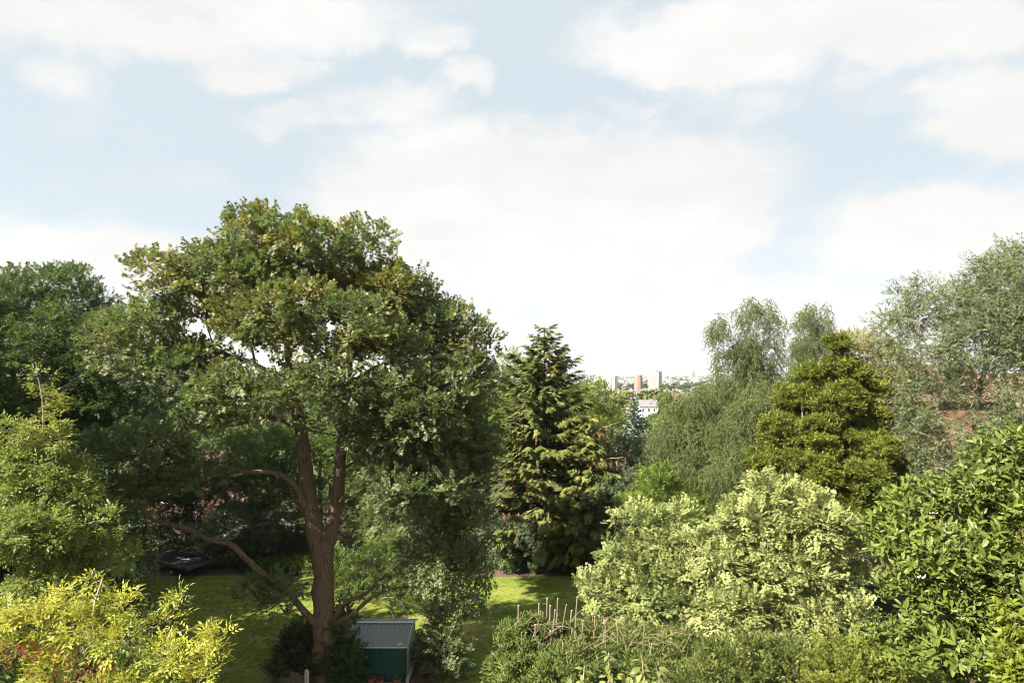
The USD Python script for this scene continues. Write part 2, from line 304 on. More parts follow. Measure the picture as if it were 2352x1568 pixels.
def bough_clumps(lobes, cr, rng, sub, gap=.9, core=.10):
    """clumps on the boughs' upper and outer sides, and a thin scatter inside the crown"""
    bl = boughs(lobes, *sub, rng); C, O = clumps_of(bl, cr, rng, gap, .06, 1.0, cr * 3, .25, .22); cc = np.array([b[0] for b in bl]); d, i = cKDTree(cc).query(C); up = (C - cc[i])[:, 2] / np.array([bl[j][1][2] for j in i])
    k = up > -.45; C, O = C[k], O[k]; ci, oi = clumps_of(lobes, cr * 1.2, rng, 1.6, .6, .5); k = rng.random(len(ci)) < core * 6; deep = np.min([np.linalg.norm((ci - c) / r, axis=1) for c, r in lobes], axis=0); k &= deep < .8
    return np.vstack([C, ci[k]]), np.vstack([O, oi[k]])
def fill(C, O, cr, n, rng, flat=.6, dirmix=(.9, .35, .5), upmix=(1.0, .45, .3), hang=False, smin=.75, smax=1.2):
    """sprays over every clump: positions, rotations, scales"""
    m = len(C) * n; c = np.repeat(C, n, 0); o = np.repeat(O, n, 0); csc = np.repeat(rng.uniform(.7, 1.25, len(C)), n)[:, None]
    u = norm(rng.normal(size=(m, 3)) + o * .55 + [0, 0, .25]); rr = rng.random((m, 1)) ** .45
    off = u * rr * cr * csc * [1, 1, flat]; pos = c + off
    j = rng.normal(size=(m, 3))
    if hang:
        d = norm(np.array([0, 0, -1.0]) + o * dirmix[0] * .3 + j * dirmix[2] * .3); up = norm(o + j * .5)
    else:
        d = norm(u * dirmix[0] + np.array([0, 0, 1.0]) * dirmix[1] + j * dirmix[2] + o * .2); up = norm(np.array([0, 0, 1.0]) * upmix[0] + o * upmix[1] + j * upmix[2])
    return pos, frame(d, up), rng.uniform(smin, smax, m)
def skeleton(C, trunk_pts, trunk_rad, rng, tip=.012, wlen=.35, seg=.8, expo=2.3, sag=.10, more=()):
    """branches from the trunk polyline (and more stems, given as (points, length at their foot)) to every clump; returns chains (points, radii)"""
    tp = smooth_path(trunk_pts, trunk_rad, .5)[0] if len(trunk_pts) > 2 else np.asarray(trunk_pts, float)
    pos = [tp]; par = [0] + list(range(len(tp) - 1)); ln = [np.r_[0, np.cumsum(np.linalg.norm(np.diff(tp, axis=0), axis=1))]]
    ln[0][:max(1, int(len(tp) * .35))] += 1e3
    for q, l0 in more:
        o = len(par); par += [o] + list(range(o, o + len(q) - 1)); pos.append(q); ln.append(l0 + np.r_[0, np.cumsum(np.linalg.norm(np.diff(q, axis=0), axis=1))])
    pos = np.vstack(pos); ln = np.concatenate(ln); nt = len(pos)
    order = np.argsort(np.linalg.norm(C - tp[-1], axis=1)); A = pos
    cap = 40000; buf = np.zeros((cap, 3)); bl = np.zeros(cap); buf[:nt] = A; bl[:nt] = ln; n = nt
    for ci in order:
        c = C[ci]; dv = c - buf[:n]; dist = np.linalg.norm(dv, axis=1); cost = dist + wlen * bl[:n] + np.where(dv[:, 2] < -.3 * dist, .6 * dist, 0)
        k = int(np.argmin(cost)); L = dist[k]; m = max(1, int(L / seg)); p0 = buf[k].copy(); q = k
        for s in range(1, m + 1):
            t = s / m; p = p0 + (c - p0) * t + (rng.normal(0, .06 * min(L, 2), 3) if s < m else 0) + np.array([0, 0, sag * L * math.sin(math.pi * t)])
            if n >= cap: break
            buf[n] = p; bl[n] = bl[q] % 1e3 + L / m; par.append(q); q = n; n += 1
    par = np.array(par[:n]); flow = np.zeros(n); child = np.zeros(n, int)
    for i in range(n - 1, 0, -1):
        if child[i] == 0: flow[i] = tip ** expo
        flow[par[i]] += flow[i]; child[par[i]] += 1
    rad = flow ** (1 / expo); chains = []; done = np.zeros(n, bool); done[:nt] = True
    kids = [[] for _ in range(n)]
    for i in range(1, n): kids[par[i]].append(i)
    stack = [(k, i) for k in range(nt) for i in kids[k] if i >= nt]
    while stack:
        k, i = stack.pop(); ch = [k, i]; cur = i
        while kids[cur]:
            ks = sorted(kids[cur], key=lambda a: -flow[a]); stack += [(cur, a) for a in ks[1:]]; cur = ks[0]; ch.append(cur)
        r = rad[ch].copy(); r[0] = r[1]; chains.append((buf[ch].copy(), r))
    return chains
def chains_mesh(chains, rmax=.3, scale=1.0):
    v, f, o = [], [], 0
    for p, r in chains:
        r = np.minimum(r * scale, rmax); m = tube(p, r, 7 if r[0] > .08 else 4 if r[0] > .03 else 3, cap=False)
        v.append(m.vertices); f.append(m.faces + o); o += len(m.vertices)
    return np.vstack(v), np.vstack(f)
def explode(parent, sprays, mats, pos, R, scale, idx, count, toward=np.array([0, 0, CAM_H])):
    """the leaves that show largest as single parts; returns the mask of the sprays left for the crown"""
    px = (pos[:, 0] / pos[:, 1]) * F + CX; py = HY - (pos[:, 2] - CAM_H) / pos[:, 1] * F
    d = np.linalg.norm(pos - toward, axis=1) + np.where((px > 30) & (px < 2322) & (py < 1540), 0, 100); left = np.ones(len(pos), bool); made = 0
    for i in np.argsort(d):
        if made + len(sprays[idx[i]]) > count: break
        for v, f in sprays[idx[i]]:
            obj('leaf', (v * scale[i] @ R[i].T + pos[i], f), mats if not isinstance(mats, (list, tuple)) else mats[idx[i] % len(mats)], parent); made += 1
        left[i] = False
    return left
def broadleaf(name, label, category, lobes, base, trunk, sprays, leafm, barkm, cr=.9, n=20, seed=1, gap=.8, inner=.25, flat=.6, hang=False, tip=.012, thin=None, group=None,
              dirmix=(.9, .35, .5), upmix=(1.0, .45, .3), smin=.75, smax=1.2, single=0, branch=True, protoname='leaf_spray', rmax=.25, cover=1.0, t=None, stems=None, sag=.10, bough=None, dent=.55, cull=.36, twigm=None, zlay=1.35, sub=None, core=.10):
    """a tree: trunk, branches and a crown of leaf sprays grown round its lobes. trunk: [(x, y, z, r), ...]"""
    rng = np.random.default_rng(seed)
    if t is None: t = thing(name, label, category, group=group)
    C, O = bough_clumps(lobes, cr, rng, sub, gap, core) if sub else clumps_of(lobes, cr, rng, gap, inner, cover, bough, dent, cull, zlay)
    if thin is not None: k = thin(C); C, O = C[k], O[k]
    pos, R, sc = fill(C, O, cr, n, rng, flat, dirmix, upmix, hang, smin, smax); idx = rng.integers(0, len(sprays), len(pos))
    if trunk is not None:
        tp = np.array([q[:3] for q in trunk], float); tr = np.array([q[3] for q in trunk], float)
        p2, r2 = smooth_path(tp, tr, .35) if len(tp) > 2 else (tp, tr)
        obj('trunk', tube(p2, r2, 10, rough=.12, seed=seed), barkm, t, smooth=True)
        if branch: obj('branches', chains_mesh(skeleton(C, tp, tr, rng, tip=tip, sag=sag), rmax), twigm or barkm, t, smooth=True, kind='stuff')
    if single:
        left = explode(t, sprays, leafm, pos, R, sc, idx, single); pos, R, sc, idx = pos[left], R[left], sc[left], idx[left]
    instancer('crown', t, sprays, leafm, pos, R, sc, idx, protoname=protoname)
    COUNT['inst'] += len(pos); print(name, len(C), 'clumps', len(pos), 'sprays')
    return t, C, O
# ------------------------------------------------------------------ ground, lawn, hills, haze
def polar_ground():
    r = np.r_[0, np.geomspace(3, 22000, 90)]; a = np.linspace(0, 2 * np.pi, 121)[:-1]
    v = [[0, 0, 0]]; 
    for q in r[1:]: v += [[q * math.sin(b), q * math.cos(b), 0] for b in a]
    v = np.array(v, float); v[:, 2] = gz(v[:, 0], v[:, 1])
    d = np.hypot(v[:, 0], v[:, 1]); v[:, 2] += np.where(d > 60, (meshkit.noise(np.c_[v[:, :2] / 180., v[:, :1] * 0], 5) - .5) * np.clip((d - 60) / 100, 0, 5), 0)
    n, f = len(a), []
    i = np.arange(n); j = (i + 1) % n
    f.append(np.stack([np.zeros(n, int), 1 + j, 1 + i], 1))
    for k in range(len(r) - 2):
        o = 1 + k * n; f.append(np.stack([o + i, o + j, o + n + j], 1)); f.append(np.stack([o + i, o + n + j, o + n + i], 1))
    f = np.vstack(f)[:, ::-1]; return v, f
GROUND = mat('ground_look', {'g': ('geometry', {}), 'n': ('noise_texture', {'scale': .8, 'detail': 6.0, 'roughness': .65}), 'n2': ('noise_texture', {'scale': .012, 'detail': 5.0, 'roughness': .6}),
    'r': ('rgb_ramp', {'ramp': [(.3, (.028, .022, .013)), (.55, (.05, .045, .022)), (.75, (.075, .06, .035))]}), 'r2': ('rgb_ramp', {'ramp': [(.35, (.05, .075, .03)), (.5, (.08, .10, .05)), (.62, (.20, .17, .14)), (.75, (.10, .11, .06))]}),
    'sp': ('separate_xyz', {}), 'mr': ('map_range', {'from_min': 60, 'from_max': 160, 'clamp': True}), 'mx': ('mix', {}), 'b': ('bump', {'strength': .6, 'distance': .05}), 'p': ('principled_bsdf', {'roughness': .95, 'specular_ior_level': .1})},
    [('g.position', 'n.vector'), ('g.position', 'n2.vector'), ('n.fac', 'r.fac'), ('n2.fac', 'r2.fac'), ('g.position', 'sp.vector'), ('sp.y', 'mr.value'), ('mr.result', 'mx.fac'), ('r.color', 'mx.color1'), ('r2.color', 'mx.color2'),
     ('mx.color', 'p.base_color'), ('n.fac', 'b.height'), ('b.normal', 'p.normal')])
obj('ground', polar_ground(), GROUND, kind='structure', smooth=True)

LAWN = mat('lawn_look', {'g': ('geometry', {}), 'mp': ('mapping', {'scale': (.5, 1.5, 1), 'rotation': (0, 0, .25)}), 'n': ('noise_texture', {'scale': .55, 'detail': 5.0, 'roughness': .62}), 'mp2': ('mapping', {'scale': (3, 14, 3), 'rotation': (0, 0, .12)}),
    'n2': ('noise_texture', {'scale': 1.6, 'detail': 4.0, 'roughness': .7}), 'n3': ('noise_texture', {'scale': 55, 'detail': 3.0, 'roughness': .8}), 'm2': ('math', {'math_type': 'multiply_add', 'value2': .45, 'value3': -.22}), 'ad': ('math', {'math_type': 'add'}),
    'm3': ('math', {'math_type': 'multiply_add', 'value2': .5, 'value3': -.25}), 'ad3': ('math', {'math_type': 'add'}),
    'r': ('rgb_ramp', {'ramp': [(.30, (.090, .150, .020)), (.46, (.150, .172, .030)), (.58, (.20, .188, .045)), (.75, (.27, .215, .08))]}), 'b': ('bump', {'strength': .9, 'distance': .04}), 'p': ('principled_bsdf', {'roughness': .9, 'specular_ior_level': .15})},
    [('g.position', 'mp.vector'), ('mp.vector', 'n.vector'), ('g.position', 'mp2.vector'), ('mp2.vector', 'n2.vector'), ('g.position', 'n3.vector'), ('n2.fac', 'm2.value1'), ('n.fac', 'ad.value1'), ('m2.value', 'ad.value2'),
     ('n3.fac', 'm3.value1'), ('ad.value', 'ad3.value1'), ('m3.value', 'ad3.value2'), ('ad3.value', 'r.fac'), ('r.color', 'p.base_color'), ('n3.fac', 'b.height'), ('b.normal', 'p.normal')])
SOIL = rough_mat('bare_soil_look', (.045, .030, .020), (.10, .066, .044), 3.0, bump=.9, dist=.05, c3=(.065, .045, .028))
def sheet(outline, z, n=0):
    from shapely.geometry import Polygon
    v, f = trimesh.creation.triangulate_polygon(Polygon(outline), engine='earcut'); v = np.c_[v, np.full(len(v), z)]
    if np.cross(v[f[0, 1]] - v[f[0, 0]], v[f[0, 2]] - v[f[0, 0]])[2] < 0: f = f[:, ::-1]
    return v, f
def wavy(pts, amp, seed, step=.6):
    out = []; pts = np.array(pts, float)
    for a, b in zip(pts, np.roll(pts, -1, 0)):
        n = max(1, int(np.linalg.norm(b - a) / step))
        for k in range(n):
            p = a + (b - a) * k / n; out.append(p + (meshkit.noise(np.array([p[0] * .45, p[1] * .45, seed * 3.3]), seed) - .5) * amp * np.array([.6, 1]))
    return out
lawn_edge = wavy([(-34, 16), (-13.5, 16), (-9.6, 27.0), (-10.2, 33.5), (-4.0, 33.5), (-3.4, 24), (-3.4, 14), (9, 14), (9, 43.2), (-34, 43.2)], .9, 4)
obj('lawn', sheet(lawn_edge, .008), LAWN, kind='structure')
obj('soil_border', sheet(wavy([(-36, 42.6), (10.5, 42.6), (10.5, 44.8), (-36, 44.8)], .5, 9), .004), SOIL, kind='structure')
obj('soil_border', sheet(wavy([(-14.2, 14), (-2.6, 14), (-3.0, 34.2), (-10.8, 34.2)], .8, 11), .004), SOIL, kind='structure')

GRASS = leaf_mat('grass_blade_look', [(0, (.045, .07, .010)), (.4, (.075, .09, .014)), (.7, (.105, .105, .022)), (1, (.16, .13, .045))], trans=(.15, .15, .03), gain=3.1, red=.84, patch=.5, tmix=.25)
rg = np.random.default_rng(3); bl = lambda s: [(np.array([[-.006, 0, 0], [.006, 0, 0], [x * .5, y * .5, h * .7], [x, y, h]]) + [px, py, 0], np.array([[0, 1, 2], [0, 2, 3]])) for px, py, x, y, h in zip(*np.random.default_rng(s).uniform([[-.14], [-.14], [-.05], [-.05], [.03]], [[.14], [.14], [.05], [.05], [.075]], (5, 40)))]
gp = np.vstack([rg.uniform([-30, 24, 0], [-8.5, 43, 0], (17000, 3)), rg.uniform([-3.2, 22, 0], [8, 43, 0], (9000, 3))]); gp[:, 2] = .008
from shapely.geometry import Polygon as _Pg, Point as _Pt
_lp = _Pg(lawn_edge); gp = gp[[_lp.contains(_Pt(*p[:2])) for p in gp]]; ga = rg.uniform(0, 6.28, len(gp)); GR = np.zeros((len(gp), 3, 3)); GR[:, 0, 0] = np.cos(ga); GR[:, 1, 0] = np.sin(ga); GR[:, 0, 1] = -np.sin(ga); GR[:, 1, 1] = np.cos(ga); GR[:, 2, 2] = 1
gr = instancer('grass', None, [bl(1), bl(2), bl(3)], GRASS, gp, GR, rg.uniform(.5, .9, len(gp)) * (.45 + .7 * meshkit.noise(gp * .5, 9)), rg.integers(0, 3, len(gp)), protoname='grass_tuft'); tag(gr, 'short mown grass covering the garden lawn', 'grass')
LITTER = leaf_mat('fallen_leaf_look', [(0, (.10, .06, .02)), (.5, (.20, .13, .04)), (1, (.30, .22, .07))], gain=1.0, red=1.0, tmix=.1)
lp = np.vstack([rg.uniform([-16, 25, .03], [-9, 36, .04], (420, 3)), rg.uniform([-4.6, 27, .03], [-2.6, 33, .04], (200, 3)), rg.uniform([-10.5, 27, .03], [-8, 31, .04], (160, 3))])
LR = frame(np.c_[rg.normal(size=(len(lp), 2)), rg.normal(0, .15, len(lp))], np.tile([0, 0, 1.0], (len(lp), 1)) + rg.normal(0, .2, (len(lp), 3)))
fl = instancer('fallen_leaves', None, [[leaf_palmate(.06)]], LITTER, lp, LR, rg.uniform(.7, 1.3, len(lp)), np.zeros(len(lp), int), protoname='fallen_leaf'); tag(fl, 'brown leaves fallen on the grass and soil under the big sycamore', 'leaves')
HILL = rough_mat('far_hill_look', (.05, .075, .04), (.10, .12, .07), .004, bump=0, c3=(.14, .13, .11))
def hills():
    v, f = [], []; xs = np.linspace(-14000, 14000, 141); depth = [0, 500, 1100, 1900, 2800]
    for k, d in enumerate(depth):
        for x in xs:
            h = 78 * meshkit.fbm(np.array([x / 2600., 1.7, 0]), 4, 8) + 34 * math.exp(-((x - 2820) / 500) ** 2) - 16
            v.append([x, 10500 + d + 300 * math.sin(x / 1500), -29 + max(0, h + 12) * [0, .45, 1.0, .6, 0][k]])
    n = len(xs)
    for k in range(len(depth) - 1):
        for i in range(n - 1):
            a = k * n + i; f += [[a, a + 1, a + n + 1], [a, a + n + 1, a + n]]
    return np.array(v, float), np.array(f)
obj('hills', hills(), HILL, kind='structure', smooth=True)

HAZE = mat('haze_look', {'v': ('principled_volume', {'color': (.93, .96, 1.0), 'density': 5e-5, 'anisotropy': .2})}, [], surface=None, volume='v.volume')
obj('haze', box(-24000, 24000, -24000, 24000, -60, 110), HAZE, kind='stuff', label='pale haze hanging over the distant town', cat='haze')

# ------------------------------------------------------------------ the shed
STEEL = rough_mat('weathered_grey_steel_look', (.10, .105, .10), (.22, .225, .22), 3.0, rough=.55, bump=.05, c3=(.16, .165, .16), spec=.5, stretch=(6, 1, 1), metallic=.25)
STEEL_EDGE = rough_mat('bare_steel_trim_look', (.45, .46, .46), (.60, .61, .61), 8, rough=.4, bump=.05, metallic=.3)
GREEN = rough_mat('dark_green_steel_look', (.006, .040, .026), (.012, .058, .038), 2.0, rough=.45, bump=.04, spec=.5)
DOOR = rough_mat('pale_green_door_look', (.16, .24, .12), (.24, .31, .17), 2.0, rough=.5, bump=.04)
DARK = rough_mat('shadow_dark_paint_look', (.008, .010, .010), (.02, .022, .02), 2.0, rough=.8, bump=.02)
MOSSY = rough_mat('moss_stain_look', (.05, .06, .03), (.11, .115, .06), 8, bump=.4)
WOOD_GREY = rough_mat('weathered_wood_look', (.26, .23, .19), (.46, .42, .36), 4, bump=.4, stretch=(1, 1, 6))
WOOD_DARK = rough_mat('dark_fence_wood_look', (.07, .058, .042), (.15, .125, .09), 4, bump=.4, stretch=(1, 1, 6))
WOOD_PALE = rough_mat('pale_timber_look', (.45, .40, .30), (.62, .56, .45), 4, bump=.3, stretch=(6, 6, 1))
CONCRETE = rough_mat('concrete_look', (.30, .29, .26), (.45, .44, .41), 9, bump=.3)
TERRA = rough_mat('terracotta_look', (.12, .045, .028), (.20, .08, .05), 6, bump=.2)
def profile_panel(w, h, rib=.022, ribs=2, t=.004):
    """a steel sheet with pressed ribs, in the xz plane, facing -y"""
    xs, ys = [0], [0]
    for k in range(ribs):
        c = w * (k + .5) / ribs; q = w / ribs * .16
        xs += [c - q * 1.5, c - q, c + q, c + q * 1.5]; ys += [0, -rib, -rib, 0]
    xs += [w]; ys += [0]; xs, ys = np.array(xs), np.array(ys)
    n = len(xs); front = np.r_[np.c_[xs, ys, np.zeros(n)], np.c_[xs, ys, np.full(n, h)]]; back = front + [0, t, 0]
    v = np.vstack([front, back]); f = []
    for i in range(n - 1):
        f += [[i, i + 1, n + i + 1], [i, n + i + 1, n + i]]; o = 2 * n
        f += [[o + i, o + n + i + 1, o + i + 1], [o + i, o + n + i, o + n + i + 1]]
        f += [[i, o + i + 1, i + 1], [i, o + i, o + i + 1], [n + i, n + i + 1, o + n + i + 1], [n + i, o + n + i + 1, o + n + i]]
    f += [[0, n, 3 * n], [0, 3 * n, 2 * n], [n - 1, 3 * n - 1, 2 * n - 1], [n - 1, 2 * n - 1, 4 * n - 1]]
    return trimesh.Trimesh(v, f, process=False)
def T(m, mat4): m = m.copy(); m.apply_transform(mat4); return m
SX0, SX1, SY0, SD, EH, RH = -7.86, -5.06, 28.35, 3.05, 1.72, 2.17    # the shed: x from, x to, front, depth, eaves, ridge
shed = thing('garden_shed', 'dark green metal garden shed with ribbed grey roof beside the big tree trunk', 'shed', ((SX0 + SX1) / 2, SY0 + SD / 2, 0))
W2, D2 = (SX1 - SX0) / 2, SD / 2
for k in range(9):
    w = (SX1 - SX0) / 9; obj('wall_panel', at(profile_panel(w - .004, EH - .06), (-W2 + k * w + .002, -D2, .04)), GREEN, shed)
for k in range(9):
    w = (SX1 - SX0) / 9; obj('wall_panel', at(T(profile_panel(w - .004, EH - .06), trimesh.transformations.rotation_matrix(math.pi, [0, 0, 1])), (-W2 + (k + 1) * w - .002, D2, .04)), GREEN, shed)
def gable(x, y0, y1, sgn):
    """end wall between two depths, up to the sloping roof"""
    h = lambda y: EH + (RH - EH) * (1 - abs(y) / D2) - .03
    ys = sorted({y0, y1} | ({0.0} if y0 < 0 < y1 else set())); v = [(x, y, .04) for y in ys] + [(x, y, h(y)) for y in ys]; v += [(x - sgn * .02, a, b) for _, a, b in v]; n = len(ys); f = []
    for i in range(n - 1):
        for o in (0, 2 * n): f += [[o + i, o + i + 1, o + n + i + 1], [o + i, o + n + i + 1, o + n + i]]
    for a, b in ((0, n), (n - 1, 2 * n - 1)): f += [[a, b, b + 2 * n], [a, b + 2 * n, a + 2 * n]]
    for i in range(n - 1): f += [[n + i, n + i + 1, 3 * n + i + 1], [n + i, 3 * n + i + 1, 3 * n + i]]
    return trimesh.Trimesh(np.array(v, float), f, process=False)
obj('wall_panel', gable(-W2, -D2, D2, -1), GREEN, shed)
obj('wall_panel', gable(W2, -D2, -D2 + .42, 1), GREEN, shed); obj('wall_panel', gable(W2, .62, D2, 1), GREEN, shed)
door = obj('door', at(gable(W2 + .05, -D2 + .30, .12, 1), (0, 0, 0)), DOOR, shed, label='pale green sliding door')
obj('handle', cat([box(W2 + .052, W2 + .075, -.30, -.20, .90, 1.05), box(W2 + .075, W2 + .09, -.27, -.23, .93, 1.02)]), DARK, door)
obj('door_frame', cat([box(W2 + .02, W2 + .075, .12, .17, .05, 1.95), box(W2 + .02, W2 + .06, .58, .63, .05, 1.80), box(W2 + .02, W2 + .05, -D2 + .05, D2 - .05, .02, .06)]), STEEL_EDGE, shed)
obj('shed_floor', box(-W2 + .05, W2 - .05, -D2 + .05, D2 - .05, .0, .05), DARK, shed)
RL = math.hypot(D2 + .10, RH - EH + .03); RA = math.atan2(RH - EH + .03, D2 + .10); RW = SX1 - SX0 + .24
for side in (0, 1):
    for k in range(14):
        w = RW / 14; m = profile_panel(w - .005, RL, rib=.020, ribs=1)
        M = trimesh.transformations.rotation_matrix(-(math.pi / 2 - RA), [1, 0, 0]); m = T(m, M); m.apply_translation([-RW / 2 + k * w + .0025, -D2 - .10, EH - .03 + .012 * ((k * 7) % 3 == 0) * .3])
        if side: m = T(m, trimesh.transformations.rotation_matrix(math.pi, [0, 0, 1]))
        obj('roof_panel', m, STEEL, shed)
obj('ridge_cap', cat([T(box(-RW / 2 - .01, RW / 2 + .01, -.10, 0, -.004, .004), trimesh.transformations.rotation_matrix(RA, [1, 0, 0])), T(box(-RW / 2 - .01, RW / 2 + .01, 0, .10, -.004, .004), trimesh.transformations.rotation_matrix(-RA, [1, 0, 0]))]).apply_translation([0, 0, RH + .045]), STEEL_EDGE, shed)
for s in (-1, 1):
    obj('eaves_trim', box(-RW / 2, RW / 2, s * (D2 + .12) - .012, s * (D2 + .12) + .012, EH - .075, EH - .018), STEEL_EDGE, shed)
    obj('verge_trim', cat([T(box(s * (RW / 2 + .008) - .008, s * (RW / 2 + .008) + .008, 0, RL, -.03, .035), trimesh.transformations.rotation_matrix(RA, [1, 0, 0])).apply_translation([0, -D2 - .10, EH - .03]),
        T(box(s * (RW / 2 + .008) - .008, s * (RW / 2 + .008) + .008, -RL, 0, -.03, .035), trimesh.transformations.rotation_matrix(-RA, [1, 0, 0])).apply_translation([0, D2 + .10, EH - .03])]), STEEL_EDGE, shed)
for bx, bz in ((-.72, 1.58), (1.18, 1.62), (-.95, .36), (.32, .28), (1.0, .31)):
    obj('bolt', at(trimesh.creation.icosphere(1, .022), (bx, -D2 - .028, bz)), STEEL_EDGE, shed)
tag(obj('timber_sleeper', box(-5.0, -4.86, SY0 - .1, SY0 + SD + .15, .0, .22), WOOD_GREY), 'long weathered timber sleeper lying along the door side of the green shed', 'sleeper')
tag(obj('timber_plank', at(box(-.07, .07, -.5, .5, 0, .05), (-4.35, 30.1, .03), -12), WOOD_PALE), 'short pale plank lying on the bare soil right of the shed', 'plank')
tag(obj('paving_slab', box(-7.6, -5.1, 27.6, 28.2, .0, .05), CONCRETE), 'pale concrete slab along the front of the green shed', 'paving')
def pot(x, y, s, label):
    prof = np.array([[.0, 0], [.13, 0], [.18, .27], [.20, .27], [.20, .33], [.17, .33], [.165, .28], [0, .28]]) * s
    t = thing('plant_pot', label, 'plant pot', (x, y, .05)); m = trimesh.creation.revolve(prof[:-2], sections=20)
    obj('pot', m, TERRA, t, smooth=30); obj('compost', at(trimesh.creation.cylinder(.165 * s, .02, sections=18), (0, 0, .27 * s)), SOIL, t)
pot(-6.55, 27.95, 1.15, 'terracotta pot in front of the shed wall, leftmost of three')
pot(-6.15, 27.88, 1.0, 'terracotta pot in front of the shed wall, middle of three')
pot(-5.35, 27.90, 1.05, 'terracotta pot by the shed corner nearest the open door')
HOOP = rough_mat('grey_pipe_look', (.16, .17, .18), (.25, .26, .27), 8, rough=.4, bump=.02)
def hoop(y, r, x0):
    a = np.linspace(.05, math.pi * .62, 16); return tube(np.c_[x0 + np.cos(a) * r, np.full(16, y), np.sin(a) * r * 1.35 + .9], .018, 6)
t = thing('hoop_frame', 'grey curved plastic hoops standing behind the shed roof', 'hoops', (0, 0, 0))
obj('hoop', hoop(32.9, 1.05, -6.75), HOOP, t, smooth=True); obj('hoop', hoop(32.4, .85, -7.15), HOOP, t, smooth=True)
# old fence by the trunk
fence = thing('garden_fence', 'old leaning board fence with a round topped post left of the big trunk', 'fence', (-9.0, 26.3, 0), -32)
for k in range(9): obj('board', T(box(-2.6 + k * .26, -2.6 + k * .26 + .24, -.012 + .006 * (k % 2), .012 + .006 * (k % 2), .1, 1.25 + .05 * math.sin(k * 2.1)), np.eye(4)), WOOD_DARK, fence)
obj('rail', box(-2.65, -.1, .02, .07, .45, .53), WOOD_DARK, fence); obj('rail', box(-2.65, -.1, .02, .07, .95, 1.03), WOOD_DARK, fence)
obj('post', cat([box(-.08, .08, -.06, .06, 0, 1.5), at(trimesh.creation.capsule(height=.1, radius=.08), (0, 0, 1.48))]), WOOD_GREY, fence)

# ------------------------------------------------------------------ trampoline
BLACK = rough_mat('black_mat_look', (.012, .012, .014), (.022, .022, .025), 40, rough=.55, bump=.05, spec=.35)
PAD = rough_mat('dark_grey_pad_look', (.032, .033, .037), (.062, .064, .070), 6, rough=.5, bump=.2, spec=.4)
PIPE = rough_mat('black_pipe_look', (.015, .015, .016), (.03, .03, .03), 6, rough=.4, bump=.0)
PRINT = rough_mat('white_print_look', (.62, .62, .62), (.72, .72, .72), 6, rough=.6, bump=.0)
c4 = [P(330, 1284, 44.6), P(380, 1266, 46.9), P(509, 1283, 44.6), P(445, 1306, 42.1)]; ctr = np.mean([c[:2] for c in c4], 0); ax = norm((c4[3][:2] - c4[0][:2])); LX, LY = 5.3, 2.75
tr = thing('trampoline', 'large rectangular black trampoline on the shaded lawn by the hedge', 'trampoline', (ctr[0], ctr[1], 0), math.degrees(math.atan2(ax[1], ax[0])))
ZT = .88
obj('mat', box(-LX / 2 + .32, LX / 2 - .32, -LY / 2 + .32, LY / 2 - .32, ZT - .012, ZT - .004), BLACK, tr)
def pad(x0, x1, y0, y1):
    return at(box(x0, x1, y0, y1, 0, .05), (0, 0, ZT - .01))
obj('pad', pad(-LX / 2, LX / 2, -LY / 2, -LY / 2 + .34), PAD, tr); obj('pad', pad(-LX / 2, LX / 2, LY / 2 - .34, LY / 2), PAD, tr)
obj('pad', pad(-LX / 2, -LX / 2 + .34, -LY / 2 + .342, LY / 2 - .342), PAD, tr); obj('pad', pad(LX / 2 - .34, LX / 2, -LY / 2 + .342, LY / 2 - .342), PAD, tr)
for sx in (-1, 0, 1):
    for sy in (-1, 1): obj('leg', tube([(sx * (LX / 2 - .25), sy * (LY / 2 - .15), ZT - .02), (sx * (LX / 2 - .35), sy * (LY / 2 - .15), .02)], .025, 8), PIPE, tr)
for sy in (-1, 1): obj('frame_rail', tube([(-LX / 2 + .1, sy * (LY / 2 - .15), ZT - .05), (LX / 2 - .1, sy * (LY / 2 - .15), ZT - .05)], .03, 8), PIPE, tr)
for sx in (-1, 1): obj('frame_rail', tube([(sx * (LX / 2 - .15), -LY / 2 + .1, ZT - .05), (sx * (LX / 2 - .15), LY / 2 - .1, ZT - .05)], .03, 8), PIPE, tr)
tm = meshkit.text_mesh('ACON', .34, .002, True); tm.apply_translation([-tm.bounds[1][0] / 2, -.17, 0]); sh = np.eye(4); sh[0, 1] = .25; tm.apply_transform(sh)
obj('lettering', at(tm, (.15, .05, ZT - .003)), PRINT, tr)
t2 = meshkit.text_mesh('ACON', .05, .002, True); t2 = T(t2, trimesh.transformations.rotation_matrix(math.pi / 2, [1, 0, 0])); obj('lettering', at(cat([t2]), (LX / 2 - 1.0, -LY / 2 - .004, ZT - .015)), PRINT, tr)
obj('skirt', cat([box(-LX / 2 + .03, LX / 2 - .03, -LY / 2 + .03, -LY / 2 + .04, ZT - .16, ZT - .01), box(LX / 2 - .04, LX / 2 - .03, -LY / 2 + .05, LY / 2 - .03, ZT - .16, ZT - .01)]), PAD, tr)

